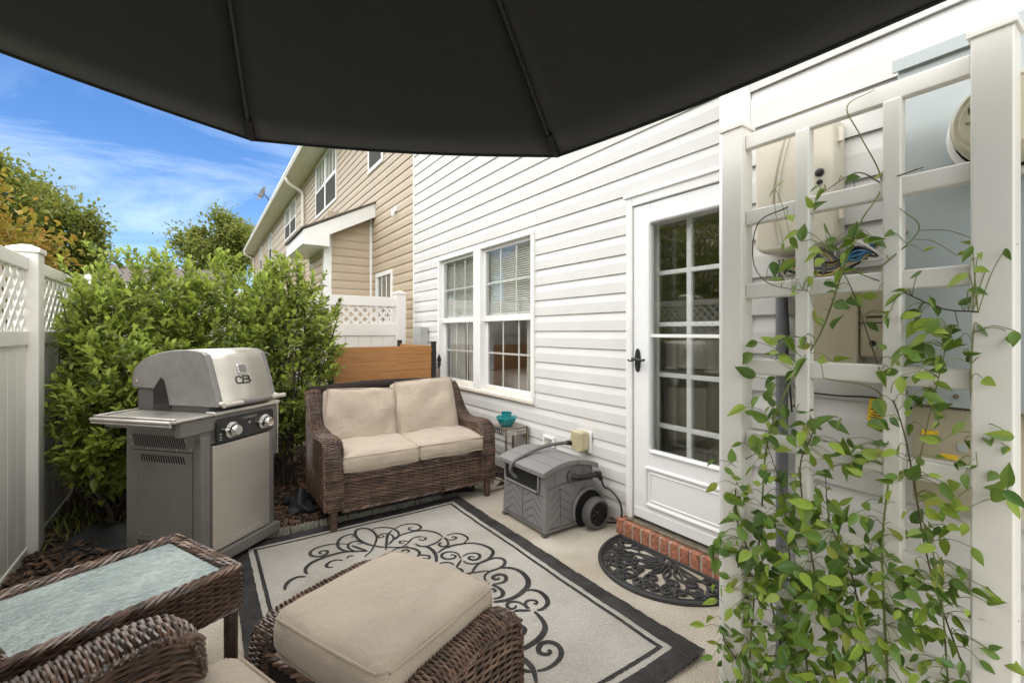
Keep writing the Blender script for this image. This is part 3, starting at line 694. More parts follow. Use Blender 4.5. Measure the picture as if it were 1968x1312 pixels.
# eave, gutter, roof
m2 = MB(); m2.box(1.95, WX + 0.04, 5.71, 27.6, 5.36, 5.385); build(m2, 'soffit', 'gutter_white', tan)
m2 = MB(); m2.prism([(1.95, 5.37), (1.86, 5.37), (1.835, 5.44), (1.83, 5.49), (1.845, 5.49), (1.875, 5.385), (1.945, 5.385), (1.945, 5.49), (1.95, 5.49)], 'y', 5.71, 27.7); build(m2, 'gutter', 'gutter_white', tan)
m2 = MB(); m2.prism([(1.86, 5.495), (6.6, 8.0), (6.6, 8.05), (1.86, 5.53)], 'y', 5.71, 27.75); build(m2, 'roof', 'roof_shingle', tan)
for yy in (13.3, 26.9):
    m2 = MB(); m2.tube(smooth_path([(1.90, yy, 5.38), (1.90, yy, 5.28), (2.0, yy, 5.18), (2.2, yy, 5.08), (2.28, yy, 4.98), (2.285, yy, 4.8)], 4), 0.045, 8); m2.tube([(2.285, yy, 4.8), (2.285, yy, 0.2)], 0.045, 8); build(m2, 'downspout', 'gutter_white', tan, smooth=True)
m2 = MB()
for yy in np.arange(7.2, 27, 2.4): m2.lathe([(0.045, 5.357), (0.05, 5.352), (0.04, 5.348)], (2.14, yy, 0), 12)
build(m2, 'soffit_vents', 'gutter_white', tan, smooth=True)
m2 = MB(); m2.box(WX - 0.03, WX, 6.32, 6.40, 3.03, 3.10); m2.lathe([(0.0, 2.95), (0.024, 2.95), (0.030, 3.00), (0.02, 3.04)], (WX - 0.06, 6.36, 0), 12)
build(m2, 'floodlight', 'white_trim', tan, smooth=True)
dish = thing('satellite_dish', 'small dark satellite dish on the eave of the tan townhouse', 'satellite dish', (1.9, 17.6, 5.5))
m2 = MB(); m2.lathe([(0.0, 0.0), (0.13, 0.02), (0.24, 0.07), (0.245, 0.075), (0.13, 0.035), (0.0, 0.012)], (0, 0, 0), 20); m2.xform(Matrix.Translation((1.78, 17.5, 5.95)) @ Matrix.Rotation(R(-70), 4, 'Y') @ Matrix.Rotation(R(15), 4, 'X')); build(m2, 'reflector', 'resin_dark', dish, smooth=True)
m2 = MB(); m2.tube(smooth_path([(1.95, 17.6, 5.54), (1.95, 17.6, 5.8), (1.8, 17.5, 5.95)], 4), 0.02, 8); m2.tube([(1.80, 17.5, 5.85), (1.5, 17.4, 5.9)], 0.012, 6); build(m2, 'mast', 'resin_dark', dish, smooth=True)

# ---- houses across the way (seen in the door glass) and beyond the bed
opp = thing('tan_townhouse', 'tan townhouse across the yards, seen only reflected in the door glass', 'house', (-11, 12, 0))
m2 = MB(); m2.box(-14, -11, 3, 24, 0, 5.4); build(m2, 'wall', 'tan_siding', opp)
m2 = MB(); m2.prism([(-10.6, 5.4), (-14.4, 5.4), (-12.5, 7.0)], 'y', 2.6, 24.4); build(m2, 'roof', 'roof_shingle', opp)
for yy in (5, 8, 11, 14, 17, 20):
    for zz in (0.9, 3.4):
        m2 = MB(); m2.box(-11.0, -10.96, yy, yy + 1.2, zz, zz + 1.5); w_ = build(m2, 'window', 'white_trim', opp)
        m2 = MB(); m2.box(-10.955, -10.94, yy + .08, yy + .56, zz + .08, zz + 1.42); m2.box(-10.955, -10.94, yy + .64, yy + 1.12, zz + .08, zz + 1.42); build(m2, 'pane', 'panel_black', w_)
far = thing('far_house', 'low tan house with brown roof showing just above the shrubs', 'house', (-2.5, 29, 0))
m2 = MB(); m2.box(-7, 0.8, 26, 33, 0, 2.9); build(m2, 'wall', 'tan_siding', far)
m2 = MB(); m2.prism([(25.5, 2.85), (33.5, 2.85), (29.5, 4.6)], 'x', -7.3, 1.1); build(m2, 'roof', 'roof_shingle', far)
for xx in (-5.5, -3.2, -1.0):
    m2 = MB(); m2.box(xx, xx + 1.0, 25.95, 26.0, 1.0, 2.3); w_ = build(m2, 'window', 'white_trim', far)
    m2 = MB(); m2.box(xx + .08, xx + .92, 25.93, 25.948, 1.08, 2.22); build(m2, 'pane', 'panel_black', w_)

# ================================================================== FENCES
def cap_mb(x, y, z, w=0.066):
    m2 = MB(); m2.box(x - w - .006, x + w + .006, y - w - .006, y + w + .006, z, z + 0.028)
    m2.add([(x - w, y - w, z + .028), (x + w, y - w, z + .028), (x + w, y + w, z + .028), (x - w, y + w, z + .028), (x - .02, y - .02, z + .05), (x + .02, y - .02, z + .05), (x + .02, y + .02, z + .05), (x - .02, y + .02, z + .05)], [(0, 1, 5, 4), (1, 2, 6, 5), (2, 3, 7, 6), (3, 0, 4, 7), (4, 5, 6, 7)])
    return m2
def fence(root, axis, c, s0, s1, zt, zl1, zl0, zm, posts, ztop_post):
    """vinyl privacy fence with a lattice band; axis 'x' or 'y' is its run, c the other coordinate"""
    P = lambda s, o, z: (s, c + o, z) if axis == 'x' else (c + o, s, z)
    def bx(a, b, o0, o1, z0, z1, name, bev=0.004):
        m2 = MB(); p, q = P(a, o0, z0), P(b, o1, z1); m2.box(p[0], q[0], p[1], q[1], z0, z1); build(m2, name, 'white_vinyl', root, bevel=bev)
    ps = sorted(posts)
    for s in ps:
        p = P(s, 0, 0); m2 = MB(); m2.box(p[0] - .0635, p[0] + .0635, p[1] - .0635, p[1] + .0635, -0.05, ztop_post); po = build(m2, 'post', 'white_vinyl', root, bevel=0.006)
        build(cap_mb(p[0], p[1], ztop_post), 'post_cap', 'white_vinyl', po, bevel=0.003)
    edges = [s0] + [s for s in ps if s0 < s < s1] + [s1]
    for a, b in zip(edges[:-1], edges[1:]):
        a2 = a + (0.064 if a in ps else 0); b2 = b - (0.064 if b in ps else 0)
        if b2 - a2 < 0.1: continue
        bx(a2, b2, -0.022, 0.022, zl1, zt, 'rail'); bx(a2, b2, -0.024, 0.024, zm, zl0, 'rail'); bx(a2, b2, -0.020, 0.020, -0.04, 0.05, 'rail')
        n = max(1, round((b2 - a2) / 0.152)); w_ = (b2 - a2) / n
        for k in range(n):
            m2 = MB(); p, q = P(a2 + k * w_ + .0015, -0.011, 0), P(a2 + (k + 1) * w_ - .0015, 0.011, 0)
            m2.box(p[0], q[0], p[1], q[1], 0.045, zm + 0.01); build(m2, 'board', 'white_vinyl', root, bevel=0.005)
        hgt = zl1 - zl0; sp = 0.112
        for sgn in (1, -1):
            s = a2 - hgt
            while s < b2 + hgt:
                e0, e1 = (s, s + hgt) if sgn > 0 else (s + hgt, s)
                pts = []
                # slat centre line from (e0, zl0) to (e1, zl1), clipped to the bay
                t0, t1 = 0.0, 1.0
                for lim in (a2, b2):
                    t = (lim - e0) / (e1 - e0)
                    if (e0 < lim) != (e1 < lim):
                        inside0 = a2 <= e0 <= b2
                        if inside0: t1 = min(t1, t)
                        else: t0 = max(t0, t)
                c0, c1 = e0 + (e1 - e0) * t0, e0 + (e1 - e0) * t1
                if a2 - 1e-6 <= min(c0, c1) and max(c0, c1) <= b2 + 1e-6 and t1 - t0 > 0.05 and (a2 < (c0 + c1) / 2 < b2):
                    z0_, z1_ = zl0 + hgt * t0, zl0 + hgt * t1
                    hw = 0.0165; o0, o1 = (0.0005, 0.0075) if sgn > 0 else (-0.0075, -0.0005)
                    d = 1 / math.sqrt(2); nx, nz_ = (-d * sgn * 1.0, d) if True else (0, 0)
                    quad = [(c0 - nx * hw, z0_ - nz_ * hw), (c1 - nx * hw, z1_ - nz_ * hw), (c1 + nx * hw, z1_ + nz_ * hw), (c0 + nx * hw, z0_ + nz_ * hw)]
                    V = [P(q[0], o0, q[1]) for q in quad] + [P(q[0], o1, q[1]) for q in quad]
                    m2 = MB(); m2.add(V, [(0, 1, 2, 3), (7, 6, 5, 4), (0, 4, 5, 1), (1, 5, 6, 2), (2, 6, 7, 3), (3, 7, 4, 0)])
                    build(m2, 'lattice_slat', 'white_vinyl', root)
                s += sp
lf = thing('side_fence', 'white vinyl fence with lattice band left of the grill', 'fence', (-0.845, 3.0, 0))
fence(lf, 'y', -0.845, 0.6, 5.66, 1.735, 1.660, 1.305, 1.225, [1.44, 3.85], 1.765)
fence(lf, 'y', -0.845, -3.2, 0.6, 1.735, 1.660, 1.305, 1.225, [-0.97], 1.765)
bf = thing('back_fence', 'white vinyl fence with lattice band between the loveseat and the tan townhouse', 'fence', (0.7, 5.73, 0))
fence(bf, 'x', 5.73, -0.845, 2.14, 1.745, 1.625, 1.405, 1.255, [-0.845, 0.62, 2.14], 1.785)

# ================================================================== TRELLIS AND UTILITY BOXES
TX = 1.32
tr = thing('trellis', 'white vinyl trellis with two capped posts in front of the utility boxes', 'trellis', (TX, 0.48, 0))
for yc, w_ in ((0.748, 0.062), (0.213, 0.062)):
    m2 = MB(); m2.box(TX - 0.031, TX + 0.031, yc - w_ / 2, yc + w_ / 2, -0.05, 1.897); po = build(m2, 'post', 'white_vinyl', tr, bevel=0.005)
    m2 = MB(); x0, x1, y0, y1 = TX - .036, TX + .036, yc - .036, yc + .036
    m2.box(x0, x1, y0, y1, 1.892, 1.907)
    m2.add([(x0 + .003, y0 + .003, 1.907), (x1 - .003, y0 + .003, 1.907), (x1 - .003, y1 - .003, 1.907), (x0 + .003, y1 - .003, 1.907), (TX, yc, 1.934)], [(0, 1, 4), (1, 2, 4), (2, 3, 4), (3, 0, 4)])
    build(m2, 'post_cap', 'white_vinyl', po, bevel=0.002)
for zt in (1.872, 1.652, 1.440, 1.224, 1.018, 0.806, 0.594, 0.382, 0.170):
    m2 = MB(); m2.box(TX - 0.012, TX + 0.012, 0.245, 0.717, zt - 0.044, zt); build(m2, 'rail', 'white_vinyl', tr, bevel=0.005)
for y0, y1 in ((0.547, 0.581), (0.358, 0.393)):
    m2 = MB(); m2.box(TX - 0.017, TX + 0.017, y0, y1, 0.05, 1.832); build(m2, 'upright', 'white_vinyl', tr, bevel=0.005)

def rrect(y0, y1, z0, z1, r, n=5):
    pts = []
    for cy, cz, a0 in ((y1 - r, z1 - r, 0), (y0 + r, z1 - r, 90), (y0 + r, z0 + r, 180), (y1 - r, z0 + r, 270)):
        for k in range(n + 1):
            an = R(a0 + 90 * k / n); pts.append((cy + r * math.cos(an), cz + r * math.sin(an)))
    return pts
WF = UX - 0.0165
tb = thing('telecom_box', 'rounded beige telecom box behind the upper left of the trellis', 'utility box', (1.52, 0.66, 1.53))
m2 = MB(); m2.prism(rrect(0.553, 0.772, 1.545, 1.925, 0.035), 'x', 1.462, WF); build(m2, 'cover', 'telecom_beige', tb, bevel=0.014, seg=4)
m2 = MB()
for yy in (0.69, 0.705): m2.tube(smooth_path([(1.462, yy, 1.57), (1.459, yy + .012, 1.70), (1.459, yy - .006, 1.82), (1.462, yy - .03, 1.905)], 5), 0.0035, 6)
build(m2, 'rib', 'telecom_beige', tb, smooth=True)
for zz, r_ in ((1.755, 0.012), (1.728, 0.008)):
    m2 = MB(); m2.lathe([(0.0, 1.456), (r_ * .5, 1.456), (r_, 1.459), (r_, 1.463)], (0, 0.585, zz), 14, axis='x'); build(m2, 'lock', 'black_metal', tb, smooth=True)
for zz in (1.86, 1.64):
    m2 = MB(); m2.tube([(1.50, 0.548, zz - 0.02), (1.50, 0.548, zz + 0.02)], 0.009, 8); build(m2, 'hinge', 'cream_trim', tb, smooth=True)
sb = thing('network_box', 'tan rectangular network box at eye level behind the trellis', 'utility box', (1.53, 0.53, 1.2))
m2 = MB(); m2.box(1.488, WF, 0.505, 0.632, 1.20, 1.43); build(m2, 'cover', 'telecom_tan', sb, bevel=0.006, seg=3)
m2 = MB(); m2.box(1.498, WF, 0.436, 0.503, 1.232, 1.43); build(m2, 'side_cover', 'telecom_tan', sb, bevel=0.008, seg=3)
m2 = MB(); m2.box(1.4955, 1.4985, 0.437, 0.502, 1.3235, 1.3265); m2.box(1.4965, 1.499, 0.447, 0.487, 1.338, 1.344); build(m2, 'print', 'tag_print', sb)
m2 = MB(); m2.lathe([(0.0, 1.494), (0.006, 1.494), (0.008, 1.498), (0.008, 1.50)], (0, 0.472, 1.27), 12, axis='x'); build(m2, 'screw', 'black_metal', sb, smooth=True)
mt = thing('electric_meter', 'blue grey electric meter panel with round glass meter behind the trellis', 'electric meter', (1.51, 0.2, 1.1))
m2 = MB(); m2.box(1.462, WF, -0.02, 0.410, 1.122, 1.972); build(m2, 'cabinet', 'utility_grey', mt, bevel=0.005)
m2 = MB(); m2.prism([(1.450, 1.985), (1.450, 1.955), (1.457, 1.955), (1.461, 1.972), (WF, 1.992), (WF, 2.003)], 'y', -0.025, 0.416); build(m2, 'rain_lip', 'utility_grey', mt)
m2 = MB(); m2.lathe([(0.108, 1.463), (0.108, 1.442), (0.100, 1.438), (0.094, 1.438)], (0, 0.205, 1.745), 32, axis='x', cap=False); build(m2, 'collar', 'white_trim', mt, smooth=True)
m2 = MB(); m2.lathe([(0.094, 1.445), (0.094, 1.425)], (0, 0.205, 1.745), 32, axis='x'); build(m2, 'gasket', 'dark_hole', mt, smooth=True)
m2 = MB(); m2.lathe([(0.090, 1.428), (0.089, 1.380), (0.085, 1.366), (0.078, 1.358), (0.072, 1.360), (0.066, 1.352), (0.0, 1.350)], (0, 0.205, 1.745), 40, axis='x'); build(m2, 'meter_dome', 'meter_glass', mt, smooth=True)
def text_mesh(body, size, material, name, parent, mx, extrude=0.0004):
    c = bpy.data.curves.new(name, 'FONT'); c.body = body; c.size = size; c.extrude = extrude; c.align_x = 'CENTER'
    c.resolution_u = 2
    o = bpy.data.objects.new(name, c); COL.objects.link(o)
    me = bpy.data.meshes.new_from_object(o.evaluated_get(bpy.context.evaluated_depsgraph_get()))
    bpy.data.objects.remove(o); bpy.data.curves.remove(c)
    me.transform(mx); me.materials.clear(); me.materials.append(M[material])
    return place(name, me, parent)
def face_minus_x(y, z, x):   # text on a wall facing -x, reading along -y
    return Matrix.Translation((x, y, z)) @ Matrix(((0, 0, -1, 0), (-1, 0, 0, 0), (0, 1, 0, 0), (0, 0, 0, 1)))
text_mesh('H', 0.020, 'tag_print', 'print', mt, face_minus_x(0.252, 1.762, 1.3495))
m2 = MB(); m2.box(1.3488, 1.3502, 0.225, 0.262, 1.742, 1.744); m2.box(1.3488, 1.3502, 0.228, 0.240, 1.734, 1.739); build(m2, 'print', 'tag_print', mt)
for y_, z_ in ((0.392, 1.15), (0.392, 1.55), (0.392, 1.93), (0.30, 1.15), (0.02, 1.93)):
    m2 = MB(); m2.lathe([(0.0, 1.4575), (0.005, 1.4585), (0.006, 1.462)], (0, y_, z_), 10, axis='x'); build(m2, 'screw', 'aged_metal', mt, smooth=True)
lb = thing('disconnect_box', 'beige utility box with yellow labels under the electric meter', 'utility box', (1.52, 0.3, 0.87))
m2 = MB(); m2.box(1.478, WF, 0.20, 0.385, 0.88, 1.118); build(m2, 'cover', 'telecom_tan', lb, bevel=0.006)
for y0, y1, z0, z1, mm in ((0.335, 0.365, 1.048, 1.060, 'yellow_tag'), (0.300, 0.330, 0.998, 1.008, 'yellow_tag'), (0.31, 0.362, 0.947, 0.954, 'yellow_tag'), (0.285, 0.30, 1.02, 1.038, 'utility_grey'), (0.28, 0.365, 0.962, 0.990, 'white_trim')):
    m2 = MB(); m2.box(1.4755, 1.4785, y0, y1, z0, z1); build(m2, 'sticker', mm, lb)
cd = thing('conduit', 'grey corrugated conduit running down the siding behind the trellis', 'conduit', (1.53, 0.72, 0.02))
m2 = MB(); zz = np.arange(0.03, 1.44, 0.006); m2.tube([(1.530, 0.720, z) for z in zz], 0.0165 + 0.0022 * (np.arange(len(zz)) % 2), 12); build(m2, 'pipe', 'conduit_grey', cd, smooth=True)
m2 = MB()
for z in (0.35, 0.95): m2.tube([(1.551, 0.690, z), (1.520, 0.698, z), (1.508, 0.72, z), (1.520, 0.742, z), (1.551, 0.75, z)], 0.004, 6)
build(m2, 'strap', 'aged_metal', cd, smooth=True)
wr = thing('cable_coil', 'coiled black, white, yellow and blue cables hanging under the telecom box', 'cables', (1.52, 0.62, 1.45))
g = np.random.default_rng(3)
for k, mm in enumerate(['cable_black', 'wire_white', 'wire_yellow', 'cable_black', 'wire_white', 'hose_grey', 'wire_white', 'wire_yellow', 'cable_black']):
    r_ = 0.030 + 0.005 * k + g.normal(0, .001); c = (1.515 - 0.004 * (k % 3), 0.672 - 0.004 * k, 1.487 + g.normal(0, .004))
    pts = [(c[0] + 0.006 * math.sin(2 * a + k), c[1] + 1.15 * r_ * math.cos(a), c[2] + r_ * math.sin(a)) for a in np.linspace(1.0 + .1 * k, 2 * PI + .6, 26)]
    pts += [(c[0] - .004, 0.60 - .004 * k, 1.452 + .006 * k), (c[0], 0.54, 1.478 + .006 * k), (c[0], 0.49 - .004 * k, 1.505 + .004 * k)]
    m2 = MB(); m2.tube(smooth_path(pts, 3), 0.0032 if k not in (0, 5) else 0.0045, 6); build(m2, 'cable', mm, wr, smooth=True)
for k, mm in enumerate(['wire_blue', 'wire_blue', 'wire_blue', 'cable_black', 'wire_white']):
    pts = [(1.51, 0.555, 1.475 + .004 * k), (1.505, 0.53, 1.50 + .006 * k), (1.50, 0.505, 1.50 + .012 * k), (1.505, 0.485 - .008 * k, 1.53 - .008 * k), (1.51, 0.462 + .01 * k, 1.552 - .014 * k)]
    m2 = MB(); m2.tube(smooth_path(pts, 4), 0.0034, 6); build(m2, 'cable', mm, wr, smooth=True)
m2 = MB(); m2.tube([(1.512, 0.545 + .022 * math.cos(a), 1.52 + .03 * math.sin(a)) for a in np.linspace(0, 2 * PI, 20, endpoint=False)], 0.003, 6, closed=True); build(m2, 'cable', 'wire_white', wr, smooth=True)
m2 = MB(); m2.tube(smooth_path([(1.515, 0.70, 1.42), (1.52, 0.695, 1.30), (1.525, 0.70, 1.22), (1.53, 0.69, 1.05)], 5), 0.003, 6); build(m2, 'cable', 'cable_black', wr, smooth=True)
gw = MB(); gw.tube(smooth_path([(1.548, 0.66, 1.115), (1.545, 0.57, 1.114), (1.545, 0.48, 1.118), (1.545, 0.40, 1.10)], 5), 0.0028, 6)
tag(build(gw, 'ground_wire', 'cable_black', smooth=True), 'thin black wire strung across the siding by the yellow tag', 'wire')
yt = thing('warning_tag', 'yellow plastic warning tag hanging from the thin wire behind the trellis', 'tag', (1.54, 0.475, 1.05))
m2 = MB(); m2.prism(rrect(0.455, 0.492, 1.052, 1.116, 0.006), 'x', 1.533, 1.535); m2.xform(Matrix.Translation((0, 0.475, 1.1)) @ Matrix.Rotation(R(6), 4, 'X') @ Matrix.Translation((0, -0.475, -1.1))); build(m2, 'plate', 'yellow_tag', yt)
m2 = MB()
for k in range(6): m2.box(1.5322, 1.5332, 0.462, 0.486 - 0.003 * (k % 3), 1.064 + k * .0072, 1.067 + k * .0072)
m2.xform(Matrix.Translation((0, 0.475, 1.1)) @ Matrix.Rotation(R(6), 4, 'X') @ Matrix.Translation((0, -0.475, -1.1))); build(m2, 'print', 'tag_print', yt)
# small fittings on the white wall
oc = thing('outlet_cover', 'yellowed weatherproof outlet cover on the siding behind the hose box', 'outlet cover', (WX, 2.48, 0.43))
m2 = MB(); m2.box(WX - 0.028, WX - 0.017, 2.385, 2.53, 0.43, 0.585); build(m2, 'back_plate', 'white_trim', oc, bevel=0.003)
m2 = MB(); m2.prism([(2.405, 0.455), (2.435, 0.435), (2.48, 0.445), (2.52, 0.465), (2.53, 0.50), (2.52, 0.575), (2.505, 0.588), (2.42, 0.588), (2.405, 0.57)], 'x', WX - 0.105, WX - 0.029); build(m2, 'hood', 'outlet_plastic', oc, bevel=0.014, seg=4)
m2 = MB()
for k in range(4): m2.box(WX - 0.109, WX - 0.1045, 2.425 + k * .022, 2.433 + k * .022, 0.475, 0.56)
build(m2, 'rib', 'outlet_plastic', oc, bevel=0.002)
wv = thing('wall_vent', 'small square white vent on the siding beside the outlet cover', 'vent', (WX, 2.87, 0.39))
m2 = MB()
for a, b, c, d in ((2.80, 2.94, 0.445, 0.465), (2.80, 2.94, 0.385, 0.402), (2.80, 2.82, 0.402, 0.445), (2.92, 2.94, 0.402, 0.445)): m2.box(WX - 0.034, WX - 0.017, a, b, c, d)
build(m2, 'frame', 'white_trim', wv, bevel=0.002)
m2 = MB(); m2.box(WX - 0.024, WX - 0.017, 2.82, 2.92, 0.402, 0.445); build(m2, 'grille', 'utility_grey', wv)
m2 = MB(); m2.tube(smooth_path([(WX - .03, 2.87, .42), (WX - .06, 2.88, .40), (WX - .07, 2.88, .36)], 4), 0.012, 8); build(m2, 'tap', 'aged_metal', wv, smooth=True)
dc = thing('power_disconnect', 'small grey electrical disconnect box on the siding left of the window', 'utility box', (WX, 5.33, 1.14))
m2 = MB(); m2.box(WX - 0.11, WX - 0.017, 5.23, 5.45, 1.10, 1.365); build(m2, 'case', 'disconnect_grey', dc, bevel=0.006)
m2 = MB(); m2.box(WX - 0.122, WX - 0.111, 5.22, 5.46, 1.12, 1.37); build(m2, 'lid', 'disconnect_grey', dc, bevel=0.004)
m2 = MB(); m2.tube([(WX - .06, 5.34, 0.05), (WX - .06, 5.34, 1.10)], 0.018, 10); build(m2, 'conduit', 'disconnect_grey', dc, smooth=True)

# ================================================================== WOODEN SCREEN
sc = thing('wooden_screen', 'folding screen of orange cedar boards with black posts behind the loveseat', 'screen', (1.6, 4.6, 0))
for (px_, py_) in ((1.035, 4.60), (2.10, 4.60), (2.085, 5.58)):
    m2 = MB(); m2.box(px_ - .024, px_ + .024, py_ - .024, py_ + .024, -0.02, 1.20); build(m2, 'post', 'black_metal', sc, bevel=0.003)
nb = 13; bh = 0.0845
for k in range(nb):
    z0 = 0.055 + k * bh
    m2 = MB(); m2.box(1.060, 2.075, 4.592 + random.gauss(0, .0012), 4.609, z0 + .001, z0 + bh - .0012); build(m2, 'board', 'cedar', sc, bevel=0.003)
    m2 = MB(); m2.box(2.078, 2.095, 4.625, 5.555, z0 + .001, z0 + bh - .0012); o = build(m2, 'board', 'cedar', sc, bevel=0.003)
fn = thing('garden_finial', 'black wrought iron garden stake finial beside the wooden screen', 'garden stake', (2.24, 4.75, 0))
m2 = MB(); m2.tube([(2.24, 4.75, -0.02), (2.24, 4.75, 0.93)], 0.007, 8); build(m2, 'rod', 'black_metal', fn, smooth=True)
m2 = MB(); m2.lathe([(0.0, 0.90), (0.018, 0.905), (0.012, 0.92), (0.026, 0.94), (0.014, 0.955), (0.020, 0.965), (0.026, 0.985), (0.016, 1.02), (0.004, 1.05), (0.0, 1.055)], (2.24, 4.75, 0), 12); build(m2, 'finial', 'black_metal', fn, smooth=True)
m2 = MB(); m2.tube(smooth_path([(2.24, 4.75, .905), (2.21, 4.76, .90), (2.18, 4.77, .915), (2.175, 4.77, .94)], 4), 0.006, 6); build(m2, 'scroll', 'black_metal', fn, smooth=True)

# ================================================================== UMBRELLA
um = thing('patio_umbrella', 'large black patio umbrella overhead, canopy cut off by the top edge', 'umbrella', (-0.185, 0.462, 0))
cen = np.array([-0.156, 0.477, 2.09]); nrm = np.array([0.121, 0.06, 1.0]); nrm /= np.linalg.norm(nrm)
ua = np.cross([0, 1, 0], nrm); ua /= np.linalg.norm(ua); ub = np.cross(nrm, ua); UR, UP, UH = 1.393, 0.555, 0.459
apex = cen + nrm * UH
tipv = [cen + UR * (math.cos(UP + k * PI / 4) * ua + math.sin(UP + k * PI / 4) * ub) for k in range(8)]
for k in range(8):
    a, b = tipv[k], tipv[(k + 1) % 8]
    def S(u, v, a=a, b=b):
        e = a + (b - a) * v; p = apex + (e - apex) * u
        sag = -0.035 * math.sin(PI * v) * u * (1.0 - 0.55 * u)        # taut cloth sinks a little between ribs
        return tuple(p + nrm * sag)
    m2 = MB(); m2.grid(S, 14, 14)
    cp = build(m2, 'canopy_panel', 'canopy', um, smooth=True)
    so = cp.modifiers.new('cloth', 'SOLIDIFY'); so.thickness = 0.002; so.offset = 1
    hem = MB(); hem.tube([np.array(S(1, v)) - nrm * 0.002 for v in np.linspace(0, 1, 12)], 0.0045, 6); build(hem, 'hem', 'canopy_seam', cp, smooth=True)
for k in range(8):
    t = tipv[k]; d = (t - apex)
    m2 = MB(); m2.tube([apex + d * s - nrm * 0.012 for s in np.linspace(0.04, 0.975, 6)], 0.0065, 8, flat=1.0); rb = build(m2, 'rib', 'black_metal', um, smooth=True)
    m2 = MB(); m2.tube([apex + d * 0.93 - nrm * 0.010, apex + d * 0.985 - nrm * 0.006, t - nrm * 0.002], [0.012, 0.014, 0.007], 8); build(m2, 'rib_pocket', 'canopy_seam', rb, smooth=True)
    m2 = MB(); m2.tube([cen - nrm * 0.13 + d * 0.03, apex + d * 0.52 - nrm * 0.02], 0.006, 8); build(m2, 'strut', 'black_metal', um, smooth=True)
m2 = MB(); m2.tube([(-0.185, 0.462, 0.05), (-0.185, 0.462, 1.85), tuple(cen), tuple(apex + nrm * 0.06)], 0.019, 14); build(m2, 'pole', 'black_metal', um, smooth=True)
m2 = MB(); m2.lathe([(0.0, 0.0), (0.23, 0.0), (0.235, 0.03), (0.20, 0.055), (0.06, 0.09), (0.035, 0.12), (0.032, 0.35), (0.0, 0.35)], (-0.185, 0.462, 0.001), 28); build(m2, 'base', 'rubber', um, smooth=True)
m2 = MB(); m2.lathe([(0.0, 0.0), (0.03, 0.0), (0.035, 0.03), (0.012, 0.06), (0.0, 0.08)], tuple(apex + nrm * 0.03), 14); build(m2, 'finial', 'black_metal', um, smooth=True)

